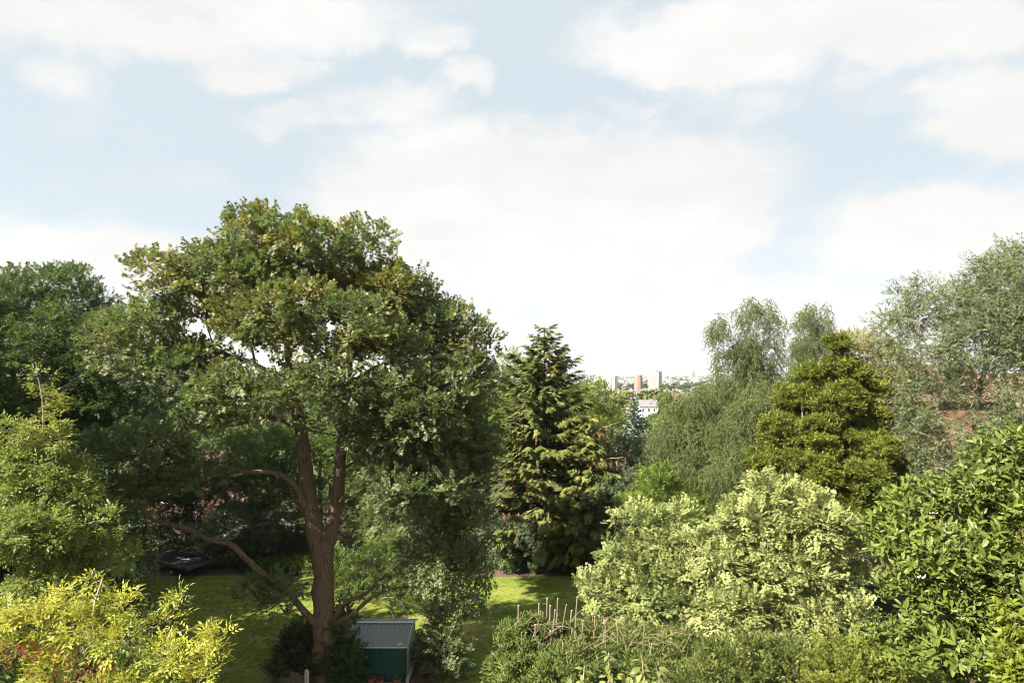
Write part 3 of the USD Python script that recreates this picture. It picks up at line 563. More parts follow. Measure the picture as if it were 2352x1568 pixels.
# ------------------------------------------------------------------ houses near the garden
BRICK = mat('red_brick_look', {'g': ('geometry', {}), 'rot': ('mapping', {'rotation': (math.pi / 2, 0, 0)}), 'sp': ('separate_xyz', {}), 'xy': ('math', {'math_type': 'add'}), 'cb': ('combine_xyz', {}), 'b': ('brick_texture', {'color1': (.22, .100, .068), 'color2': (.175, .078, .054), 'mortar': (.30, .25, .21), 'scale': 1.0, 'brick_width': .225, 'row_height': .075, 'mortar_size': .006}),
    'n': ('noise_texture', {'scale': 1.2, 'detail': 4.0}), 'r': ('rgb_ramp', {'ramp': [(.3, (.78, .75, .72)), (.7, (1.12, 1.1, 1.05))]}), 'm': ('mix', {'mix_type': 'multiply', 'fac': 1.0}), 'p': ('principled_bsdf', {'roughness': .9, 'specular_ior_level': .2})},
    [('g.position', 'sp.vector'), ('sp.x', 'xy.value1'), ('sp.y', 'xy.value2'), ('xy.value', 'cb.x'), ('sp.z', 'cb.y'), ('cb.vector', 'b.vector'), ('g.position', 'n.vector'), ('n.fac', 'r.fac'), ('b.color', 'm.color1'), ('r.color', 'm.color2'), ('m.color', 'p.base_color')])
def tile_mat(name, c1, c2):
    return mat(name, {'g': ('geometry', {}), 'w': ('wave_texture', {'bands_direction': 'z', 'scale': 1.6, 'distortion': .6, 'profile': 'saw'}), 'n': ('noise_texture', {'scale': 3.0, 'detail': 6.0, 'roughness': .7}), 'r': ('rgb_ramp', {'ramp': [(.3, c1), (.7, c2)]}), 'b': ('bump', {'strength': .6, 'distance': .04}),
        'p': ('principled_bsdf', {'roughness': .9, 'specular_ior_level': .2})}, [('g.position', 'w.vector'), ('g.position', 'n.vector'), ('n.fac', 'r.fac'), ('r.color', 'p.base_color'), ('w.fac', 'b.height'), ('b.normal', 'p.normal')])
TILE_BROWN = tile_mat('brown_roof_tile_look', (.11, .065, .05), (.20, .12, .095)); TILE_RED = tile_mat('orange_roof_tile_look', (.14, .080, .06), (.215, .12, .088)); SLATE = tile_mat('grey_slate_look', (.10, .10, .105), (.19, .185, .18))
WHITE = rough_mat('white_paint_look', (.70, .69, .66), (.80, .79, .77), 2.0, rough=.7, bump=.05)
CREAM = rough_mat('cream_render_look', (.55, .52, .46), (.68, .65, .58), .6, rough=.85, bump=.05)
GLASS = mat('dark_glass_look', {'p': ('principled_bsdf', {'base_color': (.03, .035, .04), 'roughness': .08, 'specular_ior_level': .6})}, [])
def window(parent, x, y, z, w, h, face=(0, -1)):
    """a sash window set on a wall at (x, y): frame proud, panes behind bars"""
    ang = math.degrees(math.atan2(face[1], face[0])) + 90
    put_ = lambda m: at(m, (x, y, z), ang)
    f = obj('window', put_(cat([box(-w / 2, -w / 2 + .07, -.05, .04, 0, h), box(w / 2 - .07, w / 2, -.05, .04, 0, h), box(-w / 2 + .07, w / 2 - .07, -.05, .04, 0, .07), box(-w / 2 + .07, w / 2 - .07, -.05, .04, h - .07, h), box(-w / 2 + .07, w / 2 - .07, -.04, .035, h / 2 - .03, h / 2 + .03)])), WHITE, parent)
    obj('pane', put_(box(-w / 2 + .072, w / 2 - .072, -.01, .01, .072, h - .072)), GLASS, f); obj('sill', put_(box(-w / 2 - .08, w / 2 + .08, -.14, .04, -.09, -.004)), WHITE, f)
def house(name, label, x, y, w, d, eave, ridge, wall, roof, rot=0, along='x', windows=(), chimney=(), group=None, z0=None, category='house'):
    z0 = float(gz(x, y)) - .3 if z0 is None else z0; t = thing(name, label, category, (x, y, z0), rot, group=group)
    e, r = eave - z0, ridge - z0
    if along == 'x':   # ridge runs along x: gables at the ends
        prof = [(-d / 2, 0), (d / 2, 0), (d / 2, e), (0, r - .12), (-d / 2, e)]; m = trimesh.creation.extrude_polygon(__import__('shapely.geometry', fromlist=['Polygon']).Polygon(prof), w, engine='earcut')
        m.apply_transform(np.array([[0, 0, 1, -w / 2], [1, 0, 0, 0], [0, 1, 0, 0], [0, 0, 0, 1.0]])); obj('wall', m, wall, t)
        L = math.hypot(d / 2 + .35, (r - e) * (1 + .7 / d)); A = math.atan2(r - e, d / 2)
        for s in (-1, 1):
            q = box(-w / 2 - .25, w / 2 + .25, 0, L, 0, .12); q = T(q, trimesh.transformations.rotation_matrix(A, [1, 0, 0])); q.apply_translation([0, -d / 2 - .35, e - .35 * math.tan(A)])
            if s > 0: q = T(q, trimesh.transformations.rotation_matrix(math.pi, [0, 0, 1]))
            rf = obj('roof', q, roof, t)
        obj('ridge_tiles', tube([(-w / 2 - .25, 0, r + .08), (w / 2 + .25, 0, r + .08)], .14, 6), roof, t)
    else:
        prof = [(-w / 2, 0), (w / 2, 0), (w / 2, e), (0, r - .12), (-w / 2, e)]; m = trimesh.creation.extrude_polygon(__import__('shapely.geometry', fromlist=['Polygon']).Polygon(prof), d, engine='earcut')
        m.apply_transform(np.array([[1, 0, 0, 0], [0, 0, -1, d / 2], [0, 1, 0, 0], [0, 0, 0, 1.0]])); obj('wall', m, wall, t)
        L = math.hypot(w / 2 + .35, (r - e) * (1 + .7 / w)); A = math.atan2(r - e, w / 2)
        for s in (-1, 1):
            q = box(0, L, -d / 2 - .25, d / 2 + .25, 0, .12); q = T(q, trimesh.transformations.rotation_matrix(-A, [0, 1, 0])); q.apply_translation([-w / 2 - .35, 0, e - .35 * math.tan(A)])
            if s > 0: q = T(q, trimesh.transformations.rotation_matrix(math.pi, [0, 0, 1]))
            rf = obj('roof', q, roof, t)
        obj('ridge_tiles', tube([(0, -d / 2 - .25, r + .08), (0, d / 2 + .25, r + .08)], .14, 6), roof, t)
    for wx, wy, wz, ww, wh, fc in windows: window(t, wx, wy, wz, ww, wh, fc)
    for cx, cy, ch in chimney:
        c = obj('chimney', cat([box(cx - .55, cx + .55, cy - .4, cy + .4, r - 1.6, r + ch), box(cx - .62, cx + .62, cy - .47, cy + .47, r + ch, r + ch + .15)]), BRICK, t)
        for k in (-1, 1): obj('chimney_pot', at(trimesh.creation.cylinder(.14, .6, sections=10), (cx + k * .28, cy, r + ch + .44)), TERRA, c)
    return t
# behind the grey-green trees on the right
house('brick_house', 'red brick house with brown tiled roof half hidden behind the grey green trees', 36.8, 54.5, 9.0, 8.0, 12.4, 15.2, BRICK, TILE_BROWN, along='x', z0=-1.2,
      windows=[(-2.9, -4.02, 6.4, 1.3, 1.7, (0, -1)), (.3, -4.02, 6.4, 1.3, 1.7, (0, -1)), (3.0, -4.02, 6.4, 1.3, 1.7, (0, -1)), (-2.9, -4.02, 2.6, 1.3, 1.7, (0, -1)), (.3, -4.02, 2.6, 1.3, 1.7, (0, -1)), (3.0, -4.02, 9.9, 1.2, 1.5, (0, -1))])
house('brick_house', 'red brick gabled house with orange tiled roof at the right edge of the photo', 47.0, 55.5, 8.4, 9.5, 10.9, 14.4, BRICK, TILE_RED, along='y', z0=-1.2,
      windows=[(-2.2, -4.77, 8.6, 1.5, 1.9, (0, -1)), (1.0, -4.77, 8.6, 1.5, 1.9, (0, -1)), (-2.2, -4.77, 4.6, 1.5, 1.9, (0, -1))], chimney=[(2.0, 1.0, 1.2)])
# seen through gaps under the big tree
house('white_outbuilding', 'low white painted outbuilding glimpsed through leaves above the trampoline', P(548, 1160, 57)[0], 58.5, 3.6, 4.0, 2.2, 2.9, WHITE, TILE_BROWN, along='x', category='outbuilding', windows=[(.9, -2.02, 1.4, .9, 1.1, (0, -1))])
house('brick_cottage', 'brick house with white windows hidden behind the leaves left of the outbuilding', P(380, 1130, 60)[0], 63, 9, 7, 4.2, 6.4, BRICK, TILE_BROWN, along='x', category='house', windows=[(-2.5, -3.52, 3.2, 1.4, 1.4, (0, -1)), (0, -3.52, 3.2, 1.4, 1.4, (0, -1)), (2.6, -3.52, 3.2, 1.4, 1.4, (0, -1)), (-2.5, -3.52, .9, 1.6, 1.4, (0, -1)), (2.6, -3.52, .9, 1.6, 1.4, (0, -1))])
# a parked silver car glimpsed through the hedge
SILVER = rough_mat('silver_car_paint_look', (.48, .49, .50), (.54, .55, .56), 1.0, rough=.25, bump=0, metallic=.5, spec=.6)
TYRE = rough_mat('tyre_look', (.012, .012, .012), (.025, .025, .025), 9, bump=.1)
cp = P(622, 1215, 56.5); car = thing('parked_car', 'silver parked car glimpsed through leaves left of the forked trunk', 'car', (cp[0], 56.5, float(gz(0, 56.5)) - .05), 8)
side = np.array([(-2.1, .35), (-2.15, .75), (-1.2, .95), (-.55, 1.42), (.9, 1.45), (1.65, .98), (2.1, .9), (2.12, .4), (1.75, .3), (-1.75, .3)])
poly = __import__('shapely.geometry', fromlist=['Polygon']).Polygon(side).buffer(-.06).buffer(.06); body = trimesh.creation.extrude_polygon(poly, 1.7, engine='earcut'); body.apply_transform(np.array([[1, 0, 0, 0], [0, 0, -1, .85], [0, 1, 0, 0], [0, 0, 0, 1.0]])); obj('body', body, SILVER, car, smooth=30)
for s in (-1, 1):
    g = trimesh.creation.extrude_polygon(__import__('shapely.geometry', fromlist=['Polygon']).Polygon([(-1.0, .98), (-.5, 1.36), (.2, 1.38), (.2, .98)]), .01, engine='earcut'); g.apply_transform(np.array([[1, 0, 0, 0], [0, 0, -1, s * .856 + .005], [0, 1, 0, 0], [0, 0, 0, 1.0]])); obj('window', g, GLASS, car)
    g = trimesh.creation.extrude_polygon(__import__('shapely.geometry', fromlist=['Polygon']).Polygon([(.26, .98), (.26, 1.38), (.85, 1.38), (1.4, .98)]), .01, engine='earcut'); g.apply_transform(np.array([[1, 0, 0, 0], [0, 0, -1, s * .856 + .005], [0, 1, 0, 0], [0, 0, 0, 1.0]])); obj('window', g, GLASS, car)
    for x in (-1.3, 1.3):
        w = trimesh.creation.cylinder(.31, .2, sections=20); w.apply_transform(trimesh.transformations.rotation_matrix(math.pi / 2, [1, 0, 0])); w.apply_translation([x, s * .8, .31]); wh = obj('wheel', w, TYRE, car)
        w = trimesh.creation.cylinder(.19, .02, sections=16); w.apply_transform(trimesh.transformations.rotation_matrix(math.pi / 2, [1, 0, 0])); w.apply_translation([x, s * .912, .31]); obj('rim', w, SILVER, wh)
obj('windscreen', cat([trimesh.Trimesh([(-1.14, -.7, .99), (-1.14, .7, .99), (-.60, .62, 1.40), (-.60, -.62, 1.40)], [[0, 2, 1], [0, 3, 2]], process=False)]).apply_translation([-.02, 0, .015]), GLASS, car)
# ------------------------------------------------------------------ trees and shrubs of the garden
def gxy(px, Y): return (px - CX) / F * Y
def foot(px, Y, r, top_py, r2, lean=0.0):
    """a plain trunk from the ground up to a height seen at top_py"""
    x = gxy(px, Y); z0 = float(gz(x, Y)) - .1; z1 = CAM_H - (top_py - HY) / F * Y
    return [(x, Y, z0, r), (x + lean * .3, Y, z0 + (z1 - z0) * .4, r * .8), (x + lean, Y, z1, r2)]
SYC = leaf_mat('sycamore_leaf_look', [(0, (.036, .056, .026)), (.35, (.066, .094, .042)), (.65, (.098, .128, .056)), (1, (.14, .168, .078))], trans=(.10, .17, .02), rough=.5, spec=.38, tmix=.30, patch=.35,
               top=(12.5, 19.5, [(0, (.10, .10, .028)), (.4, (.16, .135, .036)), (.7, (.20, .125, .036)), (1, (.23, .095, .034))]))
syc_sprays = [spray_simple(leaf_palmate(.112), 14, .55, s, spread=58, jit=.4, pet=.09) for s in (1, 2, 3)]
syc_lobes = [lobe(*a) for a in [
    (605, 590, 85, 85, 28, 2.8), (515, 640, 95, 65, 27, 2.6), (415, 660, 75, 60, 27, 1.9), (355, 600, 40, 26, 27, .9), (735, 610, 105, 75, 28, 2.8), (840, 570, 44, 40, 28, 1.2), (890, 690, 105, 80, 29, 2.8), (1000, 770, 90, 80, 29, 2.6), (1060, 870, 72, 95, 29, 2.4), (1085, 790, 40, 60, 29, 1.2),
    (335, 760, 66, 80, 27, 1.9), (300, 830, 36, 40, 26.5, 1.0), (430, 850, 120, 65, 27, 2.4), (650, 740, 160, 95, 25, 2.2), (650, 720, 160, 100, 32, 3), (830, 800, 140, 95, 25, 2.3), (850, 760, 140, 100, 33, 3), (960, 950, 130, 100, 26, 2.8), (1060, 1040, 70, 120, 29, 2.4),
    (940, 1120, 110, 80, 25.5, 1.8), (1040, 1210, 84, 80, 28, 2.2), (1040, 1320, 80, 65, 28, 1.8), (1075, 1395, 55, 30, 28, 1.1), (560, 900, 120, 60, 25, 2.0), (700, 895, 85, 50, 24, 1.4), (470, 960, 85, 40, 26, 1.5), (900, 1010, 60, 100, 30, 1.9),
    (215, 1050, 80, 46, 23, 1.4), (340, 1030, 90, 50, 24, 1.6), (430, 1080, 90, 42, 25, 1.4), (290, 1140, 100, 42, 23.5, 1.3), (630, 1368, 66, 36, 26.8, .8), (1025, 1470, 30, 40, 27.5, .8), (740, 1000, 110, 34, 25.5, .9), (890, 1310, 46, 22, 27.6, .7), (960, 1268, 50, 28, 28, .9), (930, 1348, 56, 20, 27.4, .7), (470, 1225, 40, 18, 25.6, .5)]]
syc_t = thing('sycamore_tree', 'huge forked sycamore with browning top rising beside the green shed', 'tree', (0, 0, 0))
def dpath(pts, Y0, Y1): n = len(pts); return [tuple(P(px, py, Y0 + (Y1 - Y0) * i / (n - 1))) for i, (px, py) in enumerate(pts)]
YT = 27.6
stem = lambda pts, rr, Y1, name, lab=None: (lambda pr: (obj(name, tube(pr[0] + (meshkit.noise(pr[0] * 1.9, 31)[:, None] - .5) * [.12, .12, .10] * np.linspace(0, 1, len(pr[0]))[:, None], pr[1], 16, rough=.2, seed=len(pts)), BARK, syc_t, smooth=True, label=lab), pr[0])[1])(smooth_path(dpath(pts, YT, Y1), rr, .16))
q0 = stem([(742, 1592), (741, 1540), (741, 1480), (743, 1400), (743, 1355), (744, 1320), (741, 1290), (742, 1262), (738, 1238)], [.60, .50, .455, .45, .51, .44, .46, .50, .38], YT, 'trunk')
q1 = stem([(742, 1268), (722, 1210), (707, 1120), (697, 1040), (690, 975), (674, 900), (662, 800), (655, 700), (640, 600)], [.46, .41, .35, .31, .28, .20, .14, .09, .04], 28.5, 'stem')
q2 = stem([(744, 1268), (762, 1205), (776, 1130), (783, 1050), (788, 980), (797, 900), (806, 800), (830, 690)], [.40, .34, .28, .25, .22, .16, .11, .04], 29.5, 'stem')
q3 = stem([(702, 1172), (690, 1135), (668, 1105), (640, 1088), (575, 1082), (510, 1070), (455, 1062)], [.18, .14, .12, .10, .09, .06, .03], 26.0, 'limb')
q4 = stem([(735, 1440), (715, 1420), (690, 1393), (645, 1345), (610, 1320), (560, 1278), (530, 1250), (480, 1238), (430, 1215), (385, 1202), (345, 1190), (318, 1155), (280, 1120)], [.22, .17, .145, .135, .125, .12, .125, .105, .095, .085, .07, .055, .03], 24.0, 'limb')
q5 = stem([(750, 1440), (762, 1425), (776, 1405), (784, 1386), (815, 1374), (852, 1352), (893, 1313), (950, 1269), (1000, 1230)], [.2, .15, .11, .10, .085, .075, .06, .045, .03], 28.0, 'limb')
q6 = stem([(750, 1450), (775, 1428), (800, 1415), (832, 1390), (870, 1362), (930, 1345), (1000, 1330)], [.19, .14, .11, .09, .07, .045, .025], 27.5, 'limb')
q7 = stem([(690, 985), (655, 968), (600, 960), (540, 975), (490, 960)], [.14, .10, .08, .06, .03], 26, 'limb')
q8 = stem([(674, 905), (610, 850), (540, 820), (440, 800), (370, 770)], [.14, .11, .09, .06, .03], 27, 'limb')
q9 = stem([(797, 905), (850, 850), (920, 830), (1000, 840), (1050, 850)], [.12, .10, .08, .06, .03], 29, 'limb')
obj('cut_end', at(trimesh.creation.icosphere(1, .10), P(786, 1383, 27.6 + .4 * .375)), CUT_WOOD, syc_t, label='pale sawn end of a branch stub')
rng = np.random.default_rng(11)
C, O = bough_clumps(syc_lobes, .55, rng, (1.15, .60, 1.06), gap=.88, core=.19)
px, py = C[:, 0] / C[:, 1] * F + CX, HY - (C[:, 2] - CAM_H) / C[:, 1] * F
gap = np.maximum.reduce([np.exp(-(((px - a) / ra) ** 2 + ((py - b) / rb) ** 2)) for a, b, ra, rb in ((400, 935, 40, 45), (600, 830, 60, 45), (700, 720, 35, 40), (760, 760, 45, 55), (690, 1150, 60, 110), (800, 1130, 45, 90), (570, 1010, 50, 30), (350, 735, 25, 25), (850, 830, 30, 30))])
k = rng.random(len(C)) > gap * 1.15; C, O = C[k], O[k]
pos, R, sc = fill(C, O, .55, 8, rng, flat=.6, dirmix=(.9, .15, .5), upmix=(1.0, .35, .35)); idx = rng.integers(0, 3, len(pos))
obj('branches', chains_mesh(skeleton(C, [q0[i] for i in (0, len(q0) // 3, len(q0) * 2 // 3, -1)], [.5, .4, .4, .4], rng, tip=.013, wlen=.25, more=[(q1, 8), (q2, 8), (q3, 12), (q4, 6), (q5, 6), (q6, 6), (q7, 14), (q8, 15), (q9, 15)]), .12), BARK, syc_t, smooth=True, kind='stuff')
left = explode(syc_t, syc_sprays, SYC, pos, R, sc, idx, 260)
instancer('crown', syc_t, syc_sprays, SYC, pos[left], R[left], sc[left], idx[left]); COUNT['inst'] += len(pos); print('sycamore', len(C), len(pos))

# --- dark oak at the left
OAK = leaf_mat('oak_leaf_look', [(0, (.020, .040, .014)), (.4, (.040, .070, .022)), (.7, (.062, .100, .028)), (1, (.095, .135, .04))], rough=.45, tmix=.25, patch=.3)
oak_sprays = [spray_simple(leaf_ovate(.15, .085, .12), 18, .55, s, spread=60, jit=.5, pet=.03) for s in (4, 5, 6)]
broadleaf('oak_tree', 'tall dense dark green oak at the left edge behind the sycamore', 'tree', [lobe(*a) for a in [(45, 690, 80, 85, 41, 3.2), (-60, 760, 120, 130, 41, 4), (130, 655, 60, 50, 41, 2.2), (205, 735, 70, 78, 41, 2.8), (290, 790, 80, 84, 41, 3), (110, 800, 120, 110, 39, 3), (250, 880, 120, 110, 40, 3.4), (60, 920, 110, 100, 39, 3), (170, 980, 120, 80, 40, 3), (330, 960, 60, 80, 41, 2)]],
          None, foot(150, 41.5, .5, 760, .12), oak_sprays, OAK, BARK_DARK, cr=.62, n=12, seed=21, gap=.9, sub=(1.35, .65, 1.75), core=.13)

# woodland goes on past the left edge of the picture
coarse = [spray_simple(leaf_ovate(.34, .22, .12), 14, .8, s, spread=60, jit=.5) for s in (14, 15)]
for (x, y, h, r, lab) in ((-21.6, 20, 20, 4.2, 'tall green tree beyond the left edge of the photo, nearest the house'), (-26.8, 23.5, 19.0, 5.4, 'tall green tree beyond the left edge of the photo, level with the big sycamore'), (-33.8, 32, 18, 5.4, 'green tree beyond the left edge of the photo, level with the trampoline')):
    ls = [(np.array([x, y, h - 4.2]), np.array([r * .8, r * .8, 4.2])), (np.array([x, y, h - 9]), np.array([r, r, 5.0])), (np.array([x + .5, y, h - 13]), np.array([r * .95, r * .95, 4.0])), (np.array([x, y, 4.5]), np.array([r * .9, r * .9, 3.2]))]
    broadleaf('boundary_tree', lab, 'tree', ls, None, [(x, y, 0, .45), (x, y + .1, h * .5, .3), (x, y, h - 2, .08)], coarse, OAK, BARK_DARK, cr=1.3, n=15, seed=int(h), gap=.8, inner=.3, branch=False)

# --- mid green trees standing behind the lawn
MID = leaf_mat('green_leaf_look', [(0, (.032, .056, .016)), (.4, (.060, .096, .026)), (.7, (.092, .132, .036)), (1, (.135, .17, .05))], rough=.5, tmix=.3, patch=.3)
MIDY = leaf_mat('lime_leaf_look', [(0, (.05, .085, .018)), (.4, (.085, .135, .028)), (.7, (.12, .17, .038)), (1, (.16, .20, .055))], rough=.5, tmix=.35, patch=.3)
GREY = leaf_mat('grey_green_leaf_look', [(0, (.036, .056, .028)), (.4, (.064, .094, .048)), (.7, (.095, .126, .066)), (1, (.135, .165, .095))], rough=.45, tmix=.22, patch=.4)
DARKL = leaf_mat('dark_glossy_leaf_look', [(0, (.014, .026, .012)), (.4, (.026, .044, .018)), (.7, (.040, .064, .026)), (1, (.064, .09, .04))], rough=.45, spec=.4, tmix=.15, patch=.5)
mid_sprays = [spray_simple(leaf_ovate(.13, .08, .12), 18, .5, s, spread=58, jit=.5) for s in (7, 8, 9)]
big_sprays = [spray_simple(leaf_ovate(.22, .13, .12), 14, .65, s, spread=58, jit=.5) for s in (17, 18, 19)]
broadleaf('hedge_tree', 'bushy mid green tree behind the lawn, framed by the sycamore fork', 'tree', [lobe(*a) for a in [(600, 1050, 90, 75, 48, 2.6), (720, 1010, 80, 70, 49, 2.6), (830, 1060, 90, 90, 48, 2.6), (640, 1150, 70, 60, 47, 2), (760, 1170, 80, 70, 47, 2.2), (860, 1190, 80, 80, 47, 2)]], None, foot(735, 48.6, .22, 1010, .06), mid_sprays, MID, BARK_DARK, cr=.9, n=18, seed=31, gap=.85)
broadleaf('hedge_tree', 'green tree behind the lawn above the trampoline, left of the sycamore trunk', 'tree', [lobe(*a) for a in [(450, 1010, 100, 60, 50, 2.6), (540, 1060, 60, 60, 50, 2), (360, 1050, 90, 60, 50, 2.2), (300, 1010, 70, 50, 51, 2.2)]], None, foot(430, 50.5, .2, 1010, .06), mid_sprays, MID, BARK_DARK, cr=.9, n=16, seed=32, gap=.9)
broadleaf('hedge_tree', 'dark green leafy tree hiding the houses left of the sycamore trunk', 'tree', [lobe(*a) for a in [(430, 1130, 70, 50, 49, 1.8), (350, 1120, 70, 50, 49, 1.8), (500, 1110, 50, 44, 49, 1.5), (620, 1110, 60, 46, 48, 1.6), (480, 1185, 50, 30, 48, 1.3), (380, 1180, 60, 40, 48.5, 1.6), (590, 1170, 36, 26, 48, 1.2), (680, 1230, 40, 40, 46.5, 1.2), (300, 1150, 50, 60, 49, 1.6)]], None, foot(440, 49.5, .2, 1110, .05), mid_sprays, OAK, BARK_DARK, cr=.8, n=24, seed=36, gap=.9)
broadleaf('cedar_shrub', 'grey green feathery shrub on the lawn edge right of the trampoline', 'shrub', [lobe(*a) for a in [(560, 1210, 75, 40, 45.6, 1.3), (490, 1235, 60, 34, 45.8, 1.2), (600, 1250, 60, 40, 45.4, 1.2)]], None, foot(560, 45.8, .1, 1230, .04), mid_sprays, GREY, BARK_DARK, cr=.7, n=20, seed=33, gap=.8)
def shrub(label, lobes, sprays, m, cr=.6, n=20, seed=1, name='shrub', single=0, group=None, gap=.8, flat=.75, cat_='shrub', bark=None, **kw):
    c = np.mean([l[0] for l in lobes], 0); zb = float(gz(c[0], c[1])); zt = max(l[0][2] for l in lobes)
    return broadleaf(name, label, cat_, lobes, None, [(c[0], c[1], zb - .1, .09), (c[0] + .1, c[1], (zb + zt) / 2, .06), (c[0], c[1] + .1, zt, .03)], sprays, m, bark or BARK_DARK, cr=cr, n=n, seed=seed, gap=gap, flat=flat, single=single, group=group, **kw)
shrub('dark evergreen shrub directly behind the trampoline', [lobe(*a) for a in [(420, 1235, 80, 36, 48.5, 1.5), (520, 1285, 60, 30, 46.5, 1.0), (350, 1245, 60, 40, 48.5, 1.4)]], mid_sprays, DARKL, cr=.8, seed=41)
shrub('dark hedge mass at the lawn edge left of the sycamore trunk', [lobe(*a) for a in [(610, 1285, 70, 28, 45.6, 1.0), (680, 1270, 60, 38, 45.8, 1.0), (560, 1292, 40, 20, 45.2, .8)]], mid_sprays, DARKL, cr=.7, seed=42)
shrub('dark overgrown shrubs at the left end of the lawn behind the box elder', [lobe(*a) for a in [(170, 1170, 90, 50, 43, 2), (60, 1180, 90, 60, 43, 2), (265, 1200, 60, 44, 44, 1.8), (120, 1260, 100, 60, 40, 2), (230, 1280, 60, 36, 40, 1.5), (290, 1255, 50, 36, 43, 1.4), (20, 1300, 80, 60, 38, 2)]], mid_sprays, OAK, cr=.8, seed=48, n=17)
shrub('low bright green border plants along the lawn edge', [lobe(*a) for a in [(640, 1305, 60, 9, 44.2, .5), (720, 1303, 60, 10, 44.2, .5)]], mid_sprays, MIDY, cr=.35, seed=43, gap=.7)
shrub('leafy shrub behind the sycamore trunk and the shed', [lobe(*a) for a in [(830, 1330, 70, 45, 40, 1.5), (905, 1300, 70, 60, 41, 1.6), (960, 1380, 60, 50, 38, 1.4), (780, 1320, 50, 40, 41, 1.2)]], mid_sprays, MID, cr=.7, seed=44)
shrub('small green shrub growing on the soil right of the shed', [lobe(*a) for a in [(1012, 1430, 26, 30, 32, .8), (1010, 1500, 40, 32, 30, .9), (1040, 1540, 36, 30, 29, .8)]], mid_sprays, GREY, cr=.5, seed=45, n=14)
shrub('dark ivy covered shrub at the foot of the big sycamore trunk', [lobe(*a) for a in [(690, 1490, 42, 40, 27.8, .7), (665, 1530, 28, 26, 27.8, .6)]], mid_sprays, DARKL, cr=.45, seed=46)
shrub('thin climbing shrub between the trunk and the shed wall', [lobe(*a) for a in [(780, 1470, 22, 50, 27.9, .4), (790, 1535, 36, 34, 27.5, .5), (770, 1420, 14, 30, 28, .3)]], mid_sprays, OAK, cr=.4, seed=47, n=14)

# --- left foreground: pale box elder and the bright yellow one
BOXE = leaf_mat('box_elder_leaf_look', [(0, (.056, .090, .026)), (.4, (.100, .142, .038)), (.7, (.15, .185, .05)), (1, (.21, .23, .065))], trans=(.18, .22, .03), rough=.45, tmix=.35, patch=.35,
                top=(12.0, 15.2, [(0, (.17, .20, .04)), (.6, (.24, .25, .05)), (1, (.30, .27, .055))]))
YEL = leaf_mat('yellow_leaf_look', [(0, (.10, .135, .028)), (.35, (.21, .225, .042)), (.7, (.32, .30, .06)), (1, (.42, .31, .07))], red=1.06, trans=(.34, .32, .04), rough=.42, tmix=.35, patch=.9, patch_amp=.7)
box_sprays = [spray_compound(leaf_ovate(.115, .05, .15), 4, 2, .24, s) for s in (51, 52, 53)]
yel_sprays = [spray_compound(leaf_ovate(.112, .042, .18), 4, 2, .19, s, droop=.2) for s in (54, 55, 56)]
_, C, O = broadleaf('box_elder_tree', 'tall pale green box elder with yellow tips at the left edge', 'tree', [lobe(*a) for a in [(88, 872, 14, 18, 17, .22), (110, 915, 10, 14, 17, .16), (124, 965, 30, 26, 17, .4), (92, 950, 18, 22, 17, .25), (78, 1005, 22, 20, 17, .3), (118, 1020, 24, 22, 17, .35), (6, 1000, 20, 26, 17, .35), (50, 1080, 76, 48, 17, 1.0), (130, 1110, 76, 52, 17, 1.1), (200, 1170, 40, 40, 17, .7), (10, 1165, 60, 66, 17, 1.1), (70, 1235, 100, 66, 16, 1.3), (190, 1240, 60, 44, 17, .9), (232, 1205, 22, 30, 16, .4), (130, 1345, 76, 36, 16, .8), (20, 1390, 60, 40, 16, .8), (248, 1290, 40, 26, 17, .6)]],
    None, [(gxy(105, 17.3), 17.3, 0, .16), (gxy(100, 17.3), 17.3, 6.5, .14), tuple(P(86, 1245, 17.2)) + (.10,), tuple(P(92, 1100, 17.2)) + (.06,), tuple(P(100, 960, 17.1)) + (.03,), tuple(P(88, 870, 17)) + (.012,)], box_sprays, BOXE, BARK_PALE, cr=.26, n=8, seed=61, gap=1.0, sub=(.50, .6, .66), tip=.006, dirmix=(.9, .1, .5), flat=.7, single=240)
yel_lobes = [lobe(px, py + 26, max(10, rx - 14), max(8, ry - 14), Y, rd) for px, py, rx, ry, Y, rd in [(235, 1310, 34, 30, 12.4, .25), (150, 1350, 40, 30, 12.4, .25), (290, 1365, 50, 34, 12.2, .35), (195, 1405, 66, 40, 12, .45), (90, 1405, 56, 40, 12, .4), (20, 1395, 36, 40, 12, .4), (50, 1460, 44, 30, 12, .35), (265, 1450, 66, 34, 11.8, .4), (345, 1420, 44, 24, 12.2, .25), (395, 1385, 26, 16, 12.2, .15), (425, 1350, 15, 12, 12.2, .1),
    (130, 1500, 70, 30, 12, .4), (400, 1480, 60, 36, 11.8, .3), (470, 1485, 30, 18, 11.8, .18), (508, 1445, 18, 14, 11.8, .12), (350, 1545, 80, 30, 11.6, .4), (440, 1555, 56, 28, 11.6, .35), (495, 1510, 26, 16, 11.7, .15), (240, 1560, 50, 26, 11.6, .3), (70, 1560, 20, 15, 12, .2), (318, 1305, 18, 16, 12.3, .12)]]
yt, C, O = broadleaf('golden_box_elder', 'bright yellow leaved box elder in the bottom left foreground', 'tree', yel_lobes, None, [(gxy(250, 12.3), 12.3, 0, .11), tuple(P(235, 1568, 12.2)) + (.065,), tuple(P(225, 1500, 12.1)) + (.05,), tuple(P(215, 1440, 12)) + (.03,), tuple(P(235, 1330, 12.3)) + (.012,)],
    yel_sprays, YEL, BARK_PALE, cr=.18, n=6, seed=62, gap=1.0, sub=(.26, .6, .36), tip=.005, dirmix=(1.0, .35, .4), flat=.7, single=280, inner=.12, bough=.5, dent=.8, cull=.46)
